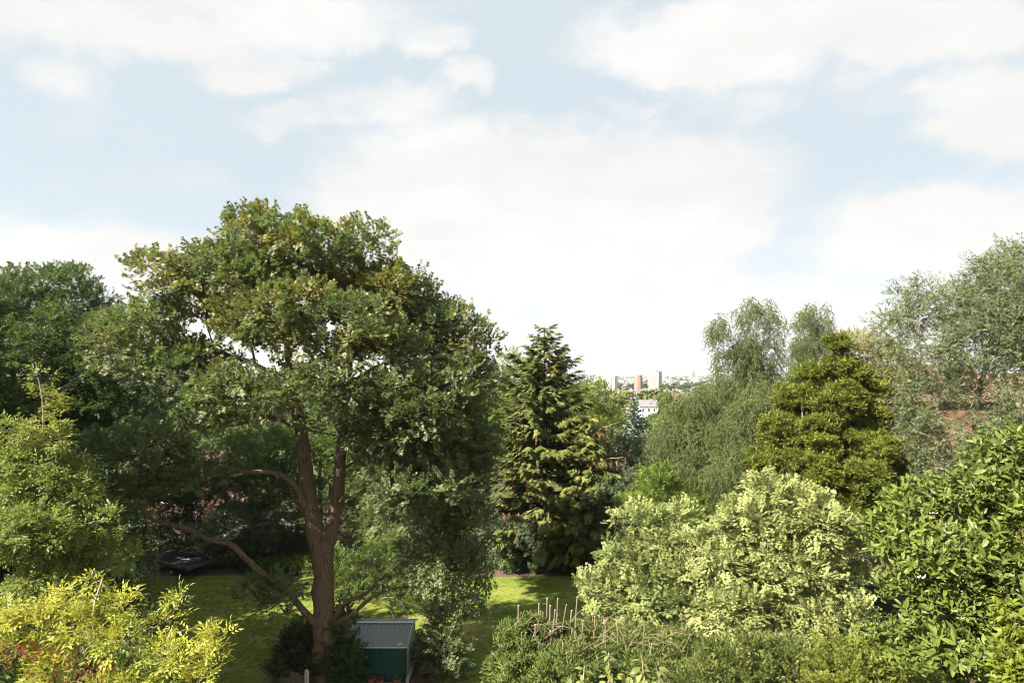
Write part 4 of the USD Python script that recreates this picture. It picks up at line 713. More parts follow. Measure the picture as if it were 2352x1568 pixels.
KEYS = leaf_mat('brown_seed_look', [(0, (.11, .045, .02)), (.5, (.19, .085, .04)), (1, (.28, .14, .07))], trans=(.25, .1, .04), tmix=.2)
rk = np.random.default_rng(63); kp = np.vstack([P(*a, 11.9) + rk.normal(0, 1, (40, 3)) * [.22, .2, .1] for a in [(70, 1480), (110, 1530), (170, 1490), (215, 1530), (250, 1520), (40, 1480)]])
instancer('seed_clusters', yt, [spray_strand(leaf_ovate(.045, .014, .1), 12, .17, s) for s in (64, 65)], KEYS, kp, frame(np.tile([0, 0, -1.0], (len(kp), 1)) + rk.normal(0, .15, (len(kp), 3)), rk.normal(size=(len(kp), 3))), rk.uniform(.8, 1.2, len(kp)), rk.integers(0, 2, len(kp)), label='hanging brown seed clusters', protoname='seed_string')
shrub('dark green shrub in the bottom left corner under the yellow box elder', [lobe(*a) for a in [(20, 1540, 70, 50, 14.5, .8), (130, 1575, 110, 36, 14.5, .8), (-30, 1470, 60, 60, 15, .8), (290, 1590, 70, 30, 14.5, .7)]], mid_sprays, MID, cr=.5, seed=66, n=18)
shrub('grey green leafy bush between the yellow box elder and the trampoline lawn', [lobe(*a) for a in [(290, 1365, 30, 26, 22, .6), (325, 1350, 14, 22, 23, .4), (240, 1365, 60, 40, 20, .8), (170, 1380, 60, 40, 19, .8), (350, 1440, 34, 40, 19, .5)]], mid_sprays, GREY, cr=.45, seed=67, n=14)

# --- the two variegated maples
VAR = leaf_mat('variegated_leaf_look', [(0, (.050, .074, .022)), (.3, (.135, .156, .058)), (.65, (.235, .242, .110)), (1, (.35, .345, .18))], red=1.05, trans=(.26, .30, .10), rough=.5, tmix=.16, patch=.6, patch_amp=.35, island=.45, obj_amp=.3)
var_sprays = [spray_simple(leaf_palmate(.088), 12, .40, s, spread=60, jit=.16, pet=.07) for s in (71, 72, 73)]
broadleaf('variegated_maple', 'larger of the two cream and green leaved maples, beside the dark magnolia', 'tree', [lobe(*a) for a in [(1790, 1165, 85, 60, 22.5, 1.5), (1740, 1230, 100, 65, 22, 1.6), (1860, 1220, 90, 65, 22, 1.5), (1660, 1290, 80, 60, 22, 1.3), (1780, 1320, 110, 70, 21, 1.5), (1900, 1300, 90, 55, 21.5, 1.3), (1940, 1250, 50, 40, 22, .9), (1690, 1390, 95, 70, 21, 1.4), (1830, 1400, 110, 60, 20.5, 1.4), (1930, 1390, 70, 45, 21, 1.0), (1770, 1460, 100, 45, 20.5, 1.2), (1890, 1465, 80, 36, 20.5, 1.0), (1780, 1280, 130, 90, 24.5, 2), (1960, 1330, 40, 30, 21.5, .8)]],
    None, foot(1800, 23, .26, 1230, .06), var_sprays, VAR, BARK_GREY, cr=.30, n=8, seed=74, gap=.9, flat=.6, sub=(.78, .36, 1.08), core=.03, tip=.008, dirmix=(1, .05, .3), upmix=(1.1, .55, .12), single=280)
VARG = leaf_mat('greener_variegated_leaf_look', [(0, (.046, .070, .022)), (.3, (.115, .140, .050)), (.65, (.205, .22, .096)), (1, (.32, .315, .16))], red=1.05, trans=(.22, .27, .09), rough=.5, tmix=.16, patch=.6, patch_amp=.35, island=.45, obj_amp=.3)
broadleaf('variegated_maple', 'smaller cream and green leaved maple nearer the lawn', 'tree', [lobe(*a) for a in [(1490, 1210, 50, 45, 24.5, .9), (1545, 1200, 36, 36, 24.5, .8), (1470, 1290, 80, 55, 24, 1.3), (1550, 1270, 60, 55, 24, 1.1), (1420, 1350, 75, 55, 24, 1.2), (1530, 1360, 95, 65, 23, 1.4), (1600, 1300, 60, 50, 24, 1.0), (1600, 1410, 80, 55, 22.5, 1.3), (1480, 1430, 70, 36, 23, 1.0), (1560, 1460, 60, 30, 22.5, .9), (1395, 1390, 40, 30, 24, .7)]],
    None, foot(1520, 24, .22, 1270, .05), var_sprays, VARG, BARK_GREY, cr=.30, n=8, seed=75, gap=.9, flat=.6, sub=(.78, .36, 1.08), core=.03, tip=.008, dirmix=(1, .05, .3), upmix=(1.1, .55, .12), single=200)

shrub('dark shrub in the shade between the larger cream maple and the magnolia', [lobe(*a) for a in [(2000, 1430, 44, 40, 23.5, .9), (2030, 1490, 44, 40, 20, .8), (1985, 1370, 30, 40, 24, .8), (1950, 1490, 40, 30, 19.5, .7)]], mid_sprays, DARKL, cr=.5, seed=76, n=16)

# --- magnolia and its neighbours at the right
MAG = leaf_mat('magnolia_leaf_look', [(0, (.029, .050, .011)), (.4, (.063, .096, .019)), (.7, (.102, .138, .029)), (.92, (.155, .178, .04)), (1, (.26, .23, .055))], trans=(.16, .21, .02), rough=.5, spec=.3, tmix=.22, patch=.5)
mag_sprays = [spray_whorl(leaf_ovate(l, w, .10, d, fine=True), k, s, tilt=tl, stack=.08) for l, w, d, k, s, tl in ((.205, .072, .12, 11, 81, 58), (.165, .062, .16, 9, 82, 50), (.225, .075, .09, 10, 83, 66), (.125, .05, .2, 12, 84, 44))]
mag_lobes = [lobe(*a) for a in [(2320, 1075, 80, 60, 13, .9), (2390, 1040, 90, 70, 13, 1), (2230, 1140, 80, 55, 13, .9), (2100, 1160, 60, 55, 13.5, .8), (2300, 1190, 110, 80, 12.5, 1.1), (2140, 1240, 110, 70, 12.8, 1.1), (2070, 1270, 55, 60, 13.5, .8), (2240, 1300, 130, 80, 12, 1.2), (2100, 1370, 80, 65, 12.8, .9), (2200, 1420, 110, 75, 12, 1.1), (2340, 1390, 90, 90, 11.5, 1.0), (2280, 1500, 110, 70, 11.5, 1.0), (2120, 1480, 70, 55, 12.5, .8), (2340, 1270, 80, 80, 11.8, 1), (2180, 1540, 70, 40, 12, .8)]]
mt, C, O = broadleaf('magnolia_tree', 'large glossy green magnolia filling the lower right corner', 'tree', mag_lobes, None, foot(2260, 13.2, .2, 1150, .04), mag_sprays, MAG, BARK_DARK, cr=.24, n=5, seed=84, gap=.95, flat=.8, sub=(.46, .8, .62), core=.08, tip=.007, dirmix=(.8, .7, .3), upmix=(.5, .8, .4), single=300, inner=.2)
PETAL = rough_mat('cream_petal_look', (.60, .47, .43), (.74, .64, .60), 20, rough=.6, bump=0)
for px, py, sz in ((2113, 1325, .075), (2142, 1178, .05), (2205, 1418, .035)):
    obj('flower', merge(spray_whorl(leaf_ovate(sz, sz * .6, .25), 7, px, tilt=45)), PETAL, mt); prim = stage.GetPrimAtPath(str(mt.GetPath()) + '/flower' + ('' if USED[(str(mt.GetPath()), 'flower')] == 1 else f"_{USED[(str(mt.GetPath()), 'flower')] - 1:03d}"))
    UsdGeom.Xformable(prim).AddTranslateOp().Set(Gf.Vec3d(*P(px, py, 11.3)))
LIME = leaf_mat('lime_yellow_leaf_look', [(0, (.055, .085, .017)), (.4, (.092, .125, .021)), (.7, (.135, .162, .028)), (1, (.19, .20, .036))], trans=(.35, .40, .04), rough=.38, tmix=.35, patch=1.2)
lime_sprays = [spray_whorl(leaf_ovate(.13, .06, .12, .12, fine=True), 9, s, tilt=55) for s in (85, 86)]
shrub('bright lime yellow shrub at the bottom right edge in front of the magnolia', [lobe(*a) for a in [(2352, 1430, 16, 34, 9, .2), (2346, 1505, 24, 44, 9, .28), (2332, 1575, 34, 36, 9, .3)]], lime_sprays, LIME, cr=.22, n=12, seed=87, name='lime_shrub', single=150)
holly_sprays = [spray_simple(leaf_ovate(.075, .045, .2), 22, .32, s, spread=60, jit=.6, zup=.6) for s in (88, 89)]
shrub('dark glossy holly bush at the bottom between the cut hedge and the privet', [lobe(*a) for a in [(1680, 1545, 80, 50, 16, .8), (1780, 1530, 70, 45, 16, .8), (1840, 1570, 60, 40, 15.5, .7), (1620, 1580, 50, 30, 15.5, .6)]], holly_sprays, leaf_mat('holly_leaf_look', [(0, (.030, .046, .012)), (.5, (.062, .088, .020)), (1, (.11, .135, .035))], rough=.45, spec=.35, tmix=.2, patch=1), cr=.36, n=20, seed=90, name='holly_bush', cat_='bush')
shrub('yellow green privet bush at the bottom in front of the magnolia', [lobe(*a) for a in [(1960, 1530, 70, 45, 15, .7), (2040, 1540, 60, 50, 15, .7), (1920, 1580, 60, 30, 14.5, .6), (2090, 1570, 50, 40, 14.5, .6)]], holly_sprays, leaf_mat('privet_leaf_look', [(0, (.05, .075, .016)), (.5, (.10, .128, .026)), (1, (.17, .18, .04))], rough=.35, tmix=.3, patch=1), cr=.36, n=20, seed=91, name='privet_bush', cat_='bush')

# --- the topped conifer hedge with its bare stems
hedge = thing('topped_hedge', 'conifer hedge cut back hard, its bare reddish stems standing up', 'hedge')
HEDGE = leaf_mat('hedge_leaf_look', [(0, (.030, .050, .014)), (.4, (.056, .084, .022)), (.7, (.088, .118, .030)), (1, (.13, .15, .045))], rough=.5, tmix=.25, patch=.8)
tuft = [spray_tuft(34, .17, .032, s, open_=.9) for s in (92, 93, 94)]
hl = [lobe(*a) for a in [(1195, 1470, 44, 36, 18.5, .7), (1182, 1520, 40, 36, 17.5, .7), (1222, 1560, 70, 36, 16.5, .8), (1310, 1560, 90, 30, 16, .8), (1290, 1478, 100, 22, 19, .8), (1380, 1474, 90, 20, 19.5, .8), (1420, 1515, 100, 26, 18.5, .9), (1540, 1535, 60, 34, 17.5, .8), (1460, 1565, 80, 24, 16.5, .8), (1480, 1482, 80, 22, 19.5, .8), (1300, 1520, 100, 24, 18, .8), (1565, 1500, 34, 24, 18, .6), (1225, 1440, 30, 18, 19, .5)]]
rng = np.random.default_rng(95); C, O = clumps_of(hl, .34, rng, gap=.85, inner=.2); O[:, 2] = np.abs(O[:, 2]); hz = np.interp(C[:, 0], [gxy(1150, 18), gxy(1280, 18), gxy(1500, 18)], [1, .7, .7]); k = rng.random(len(C)) < hz; C, O = C[k], O[k]
pos, R, sc = fill(C, O, .36, 13, rng, flat=.8, dirmix=(.8, .5, .5)); instancer('foliage', hedge, tuft, HEDGE, pos, R, sc * 1.0, rng.integers(0, 3, len(pos)), protoname='scale_tuft'); COUNT['inst'] += len(pos); print('hedge', len(pos))
stems = [(1257, 1405, 1374, 8, 0, .055), (1264, 1412, 1448, 9, 0, .06), (1281, 1412, 1374, 7, .12, .05), (1301, 1440, 1388, 5, .25, .035), (1313, 1470, 1402, 7, -.04, .055), (1326, 1460, 1370, 6, .03, .045), (1340, 1480, 1424, 6, 0, .05), (1230, 1478, 1434, 9, -.05, .065), (1264, 1520, 1390, 9, 0, .062), (1366, 1490, 1415, 6, .12, .045), (1391, 1500, 1424, 6, 0, .048), (1416, 1510, 1432, 6, -.02, .048), (1238, 1420, 1385, 5, 0, .05), (1191, 1402, 1390, 7, .1, .06), (1452, 1530, 1494, 5, 0, .04), (1513, 1490, 1456, 5, 0, .035), (1540, 1490, 1465, 5, .05, .03), (1575, 1520, 1480, 5, .12, .04), (1480, 1470, 1440, 5, 0, .03), (1497, 1530, 1480, 5, 0, .035), (1350, 1450, 1405, 5, .3, .03), (1275, 1425, 1400, 5, .2, .04)]
for i, (px, b, tpy, w, ln, r) in enumerate(stems):
    Y = 17.0 + 2.2 * (1568 - tpy) / 200 + .3 * math.sin(i * 2.3); a, c = P(px - ln * (b - tpy) - 2, b + 70, Y), P(px, tpy, Y); mid = (a + c) / 2 + RNG.normal(0, .03, 3)
    p, r2 = smooth_path([a, mid, c], [r * .66, r * .55, r * .46], .2); st = obj('stem', tube(p, r2, 9, rough=.12, seed=i), STEM_RED, hedge, smooth=True)
    if i % 3 == 0 and r > .035:
        g = a + (c - a) * .72; e = g + np.array([RNG.choice([-1, 1]) * RNG.uniform(.08, .16), RNG.uniform(-.08, .08), RNG.uniform(.12, .28)]); obj('stub', tube([g, (g + e) / 2 + [0, 0, -.02], e], [r * .42, r * .38, r * .32], 7), STEM_RED, st, smooth=True)
    obj('cut_face', at(trimesh.creation.cylinder(r * .43, .012, sections=10), c + [0, 0, .004]), CUT_WOOD, st)
tw = []
for i in range(190):
    p = P(RNG.uniform(1170, 1590), RNG.uniform(1420, 1545), RNG.uniform(16.8, 18.6)); d = norm(RNG.normal(size=3) * [.8, .5, .8] + [0, 0, .3]); L = RNG.uniform(.25, .8); side = np.cross(d, [0, 0, 1]) * RNG.normal(0, .15) * L
    m = tube([p, p + d * L * .5 + side + [0, 0, .05], p + d * L], [.009, .007, .003], 4, cap=False); tw.append((m.vertices, m.faces))
obj('twigs', merge(tw), TWIG, hedge, smooth=True, kind='stuff')
obj('broken_branch', tube([P(1130, 1500, 17.5), P(1145, 1510, 17.5), P(1165, 1525, 17.6)], [.02, .022, .024], 6), CUT_WOOD, hedge)

# --- close sprig with large leaves
SPR = leaf_mat('sprig_leaf_look', [(0, (.06, .085, .028)), (.5, (.11, .145, .045)), (1, (.18, .21, .075))], trans=(.2, .25, .05), rough=.45, tmix=.35, patch=3)
sprig = thing('cherry_shoots', 'young cherry shoots with large pale leaves poking up at the bottom middle', 'plant'); rs = np.random.default_rng(96)
for (x0, y0, x1, y1) in ((1393, 1600, 1398, 1497), (1330, 1610, 1342, 1528), (1476, 1600, 1474, 1508), (1436, 1610, 1440, 1545), (1515, 1610, 1508, 1532), (1300, 1620, 1312, 1548)):
    Y = 7.2 + rs.uniform(-.3, .3); a, b = P(x0, y0, Y), P(x1, y1, Y); a2 = a.copy(); a2[2] -= 4.5; a2[0] += .1
    obj('shoot', tube([a2, a, (a + b) / 2 + [.02, 0, 0], b], [.02, .010, .007, .004], 6), BARK_PALE, sprig, smooth=True)
    for k in range(30):
        t = rs.uniform(.0, 1.0); p = a + (b - a) * t; ang = k * 2.4; d = norm([math.cos(ang), math.sin(ang), rs.uniform(-.75, .15)])
        v, f = put(leaf_ovate(.125, .062, .10, .16, fine=True), p + d * .02, d, np.array([0, -.25, 1.0]) + rs.normal(0, .35, 3), rs.uniform(.7, 1.15)); obj('leaf', (v, f), SPR, sprig, smooth=True)
# ------------------------------------------------------------------ conifers, birches, gums beyond the lawn
def clear_of(lines, w, Ymax, p=1.0):
    """keeps foliage off the front of stems that the picture shows bare"""
    from shapely.geometry import LineString, Point
    ls = [LineString(l) for l in lines]; rr = np.random.default_rng(149)
    def f(C):
        px, py = C[:, 0] / C[:, 1] * F + CX, HY - (C[:, 2] - CAM_H) / C[:, 1] * F
        return np.array([not (y < Ymax and rr.random() < p and min(l.distance(Point(a, b)) for l in ls) < w) for a, b, y in zip(px, py, C[:, 1])])
    return f
def conifer(name, label, px, Y, top_py, width, fronds, m, barkm, seed, base_py=None, nwh=34, per=7, droop=.35, rise=.25, shape=.75, fscale=1.0, dens=1.0, low=.04, bare=None, upturn=.25, hang=.45, category='tree', trunk_r=.3, dead=None, t=None, x_off=0.0):
    """a conifer: whorls of branches round a straight trunk, each set with fronds on both sides"""
    rng = np.random.default_rng(seed); x = gxy(px, Y); z0 = float(gz(x, Y)) - .1; z1 = CAM_H - (top_py - HY) / F * Y; H = z1 - z0
    if t is None: t = thing(name, label, category)
    obj('trunk', tube([(x, Y, z0), (x + .05, Y, z0 + H * .5), (x, Y, z1)], [trunk_r, trunk_r * .6, .03], 9), barkm, t, smooth=True); A, B, S, D = [], [], [], []; br = []
    for w in range(nwh):
        u = low + (1 - low) * (w + rng.uniform(0, .6)) / nwh; Lm = width * (1 - u) ** shape * (.55 + .45 * min(1, (u + .15) * 3))
        for k in range(per):
            a = k * 2 * math.pi / per + w * 1.3 + rng.normal(0, .25); L = max(.35, Lm * rng.uniform(.62, 1.18)); o = np.array([math.cos(a), math.sin(a), 0]); z = z0 + H * u + rng.normal(0, .15)
            s = np.linspace(0, 1, max(5, int(L / .35))); pts = np.c_[x + o[0] * L * s, Y + o[1] * L * s, z + L * (rise * (1 if u < .7 else 1 + 2.2 * (u - .7)) * s - droop * (1.15 - u) * s ** 2 + upturn * .35 * s ** 4)]
            if L > .8: br.append((pts, np.linspace(.02 + .012 * L, .008, len(pts))))
            tan = norm(np.gradient(pts, axis=0)); n = max(3, int(L * 5.2 * dens))
            for q in range(n):
                v = rng.uniform(.12, 1.0) ** .8; i = min(int(v * (len(s) - 1)), len(s) - 2); fr = v * (len(s) - 1) - i; p = pts[i] + (pts[i + 1] - pts[i]) * fr; sd = norm(np.cross(tan[i], [0, 0, 1.0])) * (1 if q % 2 else -1)
                d = norm(tan[i] * (.5 + .6 * v) + sd * rng.uniform(.2, 1.0) * (1.1 - v * .6) + [0, 0, -hang * rng.uniform(.2, 1.5)]); A.append(p); B.append(d); D.append(norm(np.array([0, 0, 1.0]) + o * .5 + rng.normal(0, .35, 3))); S.append(rng.uniform(.6, 1.15) * fscale * (.65 + .35 * (1 - v)) * (.55 + .45 * min(1, L / 2.0)))
    obj('branches', chains_mesh(br), barkm, t, smooth=True, kind='stuff'); A, B, D, S = map(np.array, (A, B, D, S)); idx = rng.integers(0, len(fronds), len(A))
    instancer('crown', t, fronds, m, A, frame(B, D), S, idx, protoname='frond'); COUNT['inst'] += len(A); print(name, len(A)); return t
SPRUCE = leaf_mat('spruce_needle_look', [(0, (.046, .056, .016)), (.4, (.092, .104, .028)), (.7, (.148, .156, .040)), (1, (.21, .20, .06))], red=.98, trans=(.12, .13, .02), rough=.5, tmix=.2, patch=.45)
DEADN = leaf_mat('dead_needle_look', [(0, (.10, .055, .03)), (.5, (.17, .10, .06)), (1, (.25, .15, .09))], trans=(.2, .1, .04), tmix=.15)
YCON = leaf_mat('yellow_conifer_look', [(0, (.065, .08, .014)), (.5, (.115, .13, .022)), (1, (.18, .175, .035))], trans=(.2, .2, .03), tmix=.22, patch=.6)
BLUE = leaf_mat('blue_spruce_look', [(0, (.09, .13, .13)), (.5, (.17, .22, .22)), (1, (.27, .33, .34))], trans=(.1, .15, .12), tmix=.12, patch=.6)
fr = [spray_frond(1.15, .60, 26, s, hang=.5, needle=.085) for s in (101, 102, 103)]
sp = conifer('spruce_tree', 'tall ragged spruce with drooping fronds behind the lawn', 1250, 47.5, 752, 6.8, fr, SPRUCE, BARK_DARK, 104, nwh=30, per=7, droop=.36, rise=.22, shape=.62, dens=1.9, hang=.5, trunk_r=.34, upturn=.6)
rd = np.random.default_rng(105); dp, dd, du = [], [], []
for (px, py, wx, nn, yy) in ((1400, 1058, 30, 34, 43.6), (1382, 990, 24, 20, 44), (1165, 1180, 40, 8, 44), (1230, 1100, 90, 10, 44.5), (1290, 1235, 70, 6, 43.5), (1262, 840, 20, 8, 46.5), (1180, 1000, 60, 8, 44.3)):
    for k in range(nn): dp.append(P(px + rd.normal(0, wx * .5), py + rd.normal(0, 5), yy + rd.normal(0, .5))); dd.append(norm([rd.normal(0, .35), rd.normal(0, .3), -1])); du.append(norm([rd.normal(), -1, 0]))
instancer('dead_fronds', sp, [spray_frond(.8, .26, 14, 106, hang=.3, needle=.03)], DEADN, np.array(dp), frame(np.array(dd), np.array(du)), rd.uniform(.5, 1.25, len(dp)), np.zeros(len(dp), int), label='dead brown hanging fronds', protoname='frond')
obj('dead_branch', chains_mesh([(np.array([P(1340, 1075, 44.2), P(1370, 1062, 43.9), P(1400, 1052, 43.6), P(1432, 1050, 43.4)]), np.array([.05, .04, .03, .012])), (np.array([P(1350, 1010, 44.4), P(1380, 985, 44), P(1405, 975, 43.8)]), np.array([.04, .03, .01]))]), BARK_PALE, sp, smooth=True)
conifer('hemlock_tree', 'shorter yellow tipped conifer leaning on the right side of the ragged spruce', 1352, 44.5, 952, 3.6, fr, [SPRUCE, SPRUCE, YCON], BARK_DARK, 107, nwh=26, per=7, dens=1.4, droop=.42, rise=.25, shape=.6, hang=.6, trunk_r=.2)
bfr = [spray_frond(.75, .45, 22, s, hang=.1, needle=.12) for s in (108, 109)]
conifer('blue_spruce', 'small blue grey spruce in the gap below the white house', 1456, 60, 914, 3.0, bfr, BLUE, BARK_DARK, 110, nwh=26, per=8, droop=.15, rise=.3, shape=.75, hang=.1, trunk_r=.16, dens=2.6, upturn=.3)

# undergrowth below the spruces
rho = [spray_whorl(leaf_ovate(.17, .065, .12), 9, s, tilt=65) for s in (111, 112)]
RHOD = leaf_mat('rhododendron_leaf_look', [(0, (.022, .038, .020)), (.4, (.042, .066, .032)), (.7, (.068, .096, .048)), (1, (.105, .135, .075))], rough=.42, spec=.5, tmix=.15, patch=.6)
shrub('dark rhododendron at the lawn edge under the ragged spruce', [lobe(*a) for a in [(1210, 1240, 60, 50, 45.5, 1.6), (1170, 1290, 50, 32, 44.8, 1.1), (1240, 1285, 45, 34, 44.5, 1.1), (1150, 1220, 50, 50, 46.5, 1.5)]], rho, RHOD, cr=.6, seed=113, n=16)
shrub('bright green laurel bush at the lawn edge below the spruce', [lobe(*a) for a in [(1295, 1235, 36, 30, 44.8, 1.0), (1310, 1285, 34, 30, 44.3, .9), (1270, 1265, 26, 30, 44.3, .8)]], rho, MID, cr=.5, seed=114, n=15, name='laurel_bush', cat_='bush')
shrub('grey green shrub between the spruce and the smaller cream maple', [lobe(*a) for a in [(1400, 1150, 60, 50, 43, 1.6), (1380, 1220, 50, 50, 43, 1.5), (1440, 1110, 50, 45, 44, 1.5), (1345, 1190, 40, 50, 44, 1.3), (1360, 1280, 36, 30, 43.8, 1)]], rho, RHOD, cr=.6, seed=115, n=16)
shrub('mid green shrub rising behind the smaller cream maple', [lobe(*a) for a in [(1520, 1130, 55, 50, 40, 1.5), (1470, 1170, 40, 40, 40, 1.2), (1590, 1160, 50, 50, 39, 1.4), (1640, 1190, 40, 40, 38, 1.1)]], mid_sprays, MIDY, cr=.6, seed=116, n=18)
shrub('soft grey green bush between the blue spruce and the spruces', [lobe(*a) for a in [(1440, 1050, 60, 40, 52, 2.0), (1510, 1030, 40, 34, 53, 1.8), (1395, 1030, 36, 40, 54, 1.8), (1520, 1070, 60, 50, 49, 2)]], mid_sprays, GREY, cr=.8, seed=117, n=18)

# birches: hanging strands of small leaves
BIR = leaf_mat('birch_leaf_look', [(0, (.050, .068, .028)), (.4, (.088, .106, .044)), (.7, (.125, .140, .06)), (1, (.175, .185, .088))], red=1.0, trans=(.14, .19, .04), rough=.45, tmix=.32, patch=.5)
strands = [spray_strand(leaf_ovate(.075, .055, .1), 32, .8, s, jit=.8) for s in (121, 122, 123)]
def birch(label, lobes, trunk, seed, sub=(.50, 2.0, .66), cr=.45, n=10, name='birch_tree', m=BIR, hang=True, **kw):
    return broadleaf(name, label, 'tree', lobes, None, trunk, strands, m, BARK_WHITE, cr=cr, n=n, seed=seed, gap=.92, hang=hang, tip=.006, flat=1.5, twigm=BARK_DARK, sub=sub, core=.22, dirmix=(.5, 0, 1.5), protoname='leaf_string', inner=.3, **kw)
birch('tall weeping birch standing against the sky right of the city view', [lobe(*a) for a in [(1650, 760, 16, 36, 46, .9), (1715, 725, 20, 36, 46, 1.0), (1768, 735, 18, 40, 46, 1.0), (1655, 830, 24, 50, 46, 1.1), (1715, 800, 34, 50, 46, 1.4), (1772, 810, 22, 60, 46, 1.1), (1660, 900, 26, 60, 46, 1.1), (1725, 880, 40, 60, 46, 1.5), (1775, 890, 20, 50, 46, 1.0), (1655, 970, 18, 40, 46, .8), (1715, 970, 34, 40, 46, 1.2)]], foot(1738, 46.2, .2, 740, .03), 124, sub=(.60, 1.3, .56))
birch('second birch, paler and slimmer, behind the yellow green cypress', [lobe(*a) for a in [(1852, 735, 20, 34, 50, 1.1), (1888, 745, 16, 34, 50, 1.0), (1850, 810, 30, 44, 50, 1.4), (1890, 810, 22, 44, 50, 1.1), (1840, 880, 34, 44, 50, 1.4), (1880, 890, 30, 44, 50, 1.3), (1860, 960, 40, 50, 50, 1.6), (1860, 1050, 44, 60, 50, 1.6)]], foot(1865, 50.2, .18, 745, .03), 125, sub=(.60, 1.3, .56))
birch('low weeping birch hanging in curtains below the city view', [lobe(*a) for a in [(1560, 940, 46, 42, 42, 1.5), (1620, 920, 46, 50, 42, 1.6), (1540, 1020, 46, 60, 41, 1.6), (1610, 1010, 50, 80, 41, 1.7), (1590, 1080, 60, 60, 40, 1.7), (1660, 1010, 40, 80, 41, 1.5)]], foot(1600, 42.2, .18, 930, .03), 126)
birch('broad weeping birch between the tall birch and the cypress', [lobe(*a) for a in [(1720, 960, 56, 60, 40, 1.7), (1700, 1040, 60, 80, 39, 1.8), (1770, 930, 40, 50, 40, 1.4), (1690, 1130, 60, 70, 38, 1.7), (1740, 1080, 50, 70, 38.5, 1.6), (1650, 1110, 40, 60, 38, 1.4)]], foot(1725, 40, .18, 950, .03), 127)

# yellow green cypress
CYP = leaf_mat('cypress_leaf_look', [(0, (.032, .042, .008)), (.35, (.076, .090, .013)), (.7, (.128, .140, .020)), (1, (.185, .188, .03))], red=1.0, trans=(.2, .2, .02), rough=.5, tmix=.2, patch=.5)
puff = [spray_tuft(40, .22, .05, s, open_=.9) for s in (131, 132, 133)]
broadleaf('cypress_tree', 'yellow green cypress with tufted foliage and bare grey stems', 'tree', [lobe(*a) for a in [(1925, 800, 26, 24, 34, .6), (1930, 850, 50, 34, 34, 1.0), (1870, 860, 40, 30, 34, .8), (1985, 890, 44, 34, 34, .9), (1830, 920, 50, 36, 34, 1.0), (1920, 920, 60, 40, 33, 1.2), (1980, 960, 60, 40, 34, 1.2), (1800, 990, 55, 40, 33.5, 1.1), (1880, 1000, 70, 45, 32.5, 1.4), (1980, 1030, 70, 45, 33, 1.4), (1780, 1060, 60, 40, 33, 1.2), (1870, 1080, 75, 45, 32, 1.5), (1960, 1100, 75, 45, 32, 1.5), (2040, 1090, 40, 40, 33, 1), (1920, 1160, 80, 50, 32, 1.5), (1800, 1120, 50, 40, 32.5, 1.1), (2010, 1160, 50, 45, 32, 1.2), (1840, 1165, 50, 36, 32, 1)]],
          None, foot(1915, 34.2, .26, 795, .03), puff, CYP, BARK_GREY, thin=clear_of([[(1848, 1090), (1842, 940)], [(1932, 1120), (1930, 850)]], 13, 33.6, .8), cr=.26, n=7, seed=134, gap=.95, flat=.6, sub=(.36, .75, .54), core=.06, dirmix=(.9, .5, .4), tip=.009, protoname='scale_tuft', inner=.25)
t = stage.GetPrimAtPath('/World/cypress_tree'); obj('stem', tube([(gxy(1850, 33.5), 33.5, 0), P(1848, 1100, 33.4), P(1842, 930, 33.5)], [.18, .13, .03], 8), BARK_GREY, t, smooth=True); obj('stem', tube([(gxy(1938, 33.8), 33.8, 0), P(1932, 1000, 33.6), P(1930, 830, 33.8)], [.18, .13, .03], 8), BARK_GREY, t, smooth=True)

# golden tree behind, gum trees at the right
GOLD = leaf_mat('golden_leaf_look', [(0, (.11, .115, .04)), (.5, (.19, .185, .075)), (1, (.28, .27, .13))], red=1.05, trans=(.3, .25, .06), tmix=.3, patch=.4)
broadleaf('golden_tree', 'tree with pale golden leaves between the cypress and the grey green trees', 'tree', [lobe(*a) for a in [(1965, 800, 46, 34, 52, 1.8), (2010, 830, 50, 44, 52, 2), (2050, 860, 50, 60, 52, 2), (2010, 900, 60, 50, 52, 2), (2080, 960, 50, 60, 51, 2), (2060, 1040, 60, 60, 50, 2)]], None, foot(2020, 52.3, .2, 850, .05), mid_sprays, GOLD, BARK_GREY, cr=.6, n=12, seed=141, gap=.9, flat=.5, sub=(1.0, .5, 1.3))
GUM = leaf_mat('gum_leaf_look', [(0, (.064, .088, .046)), (.35, (.118, .150, .076)), (.7, (.175, .205, .105)), (1, (.25, .26, .13))], red=1.06, gain=1.12, trans=(.16, .18, .06), rough=.42, tmix=.25, patch=.5, patch_amp=.6)
gum = [spray_strand(leaf_ovate(.17, .046, .05), 20, .8, s, jit=.9) for s in (142, 143, 144)]
def gum_tree(label, lobes, trunk, seed, cr=.55, n=15, **kw): return broadleaf('gum_tree', label, 'tree', lobes, None, trunk, gum, GUM, BARK_PALE, cr=cr, n=n, seed=seed, gap=.9, flat=.9, sub=(.8, .8, 1.0), core=.16, twigm=BARK_PALE, dirmix=(.8, -.35, .7), upmix=(.3, .6, .8), tip=.011, protoname='leaf_string', inner=.45, **kw)
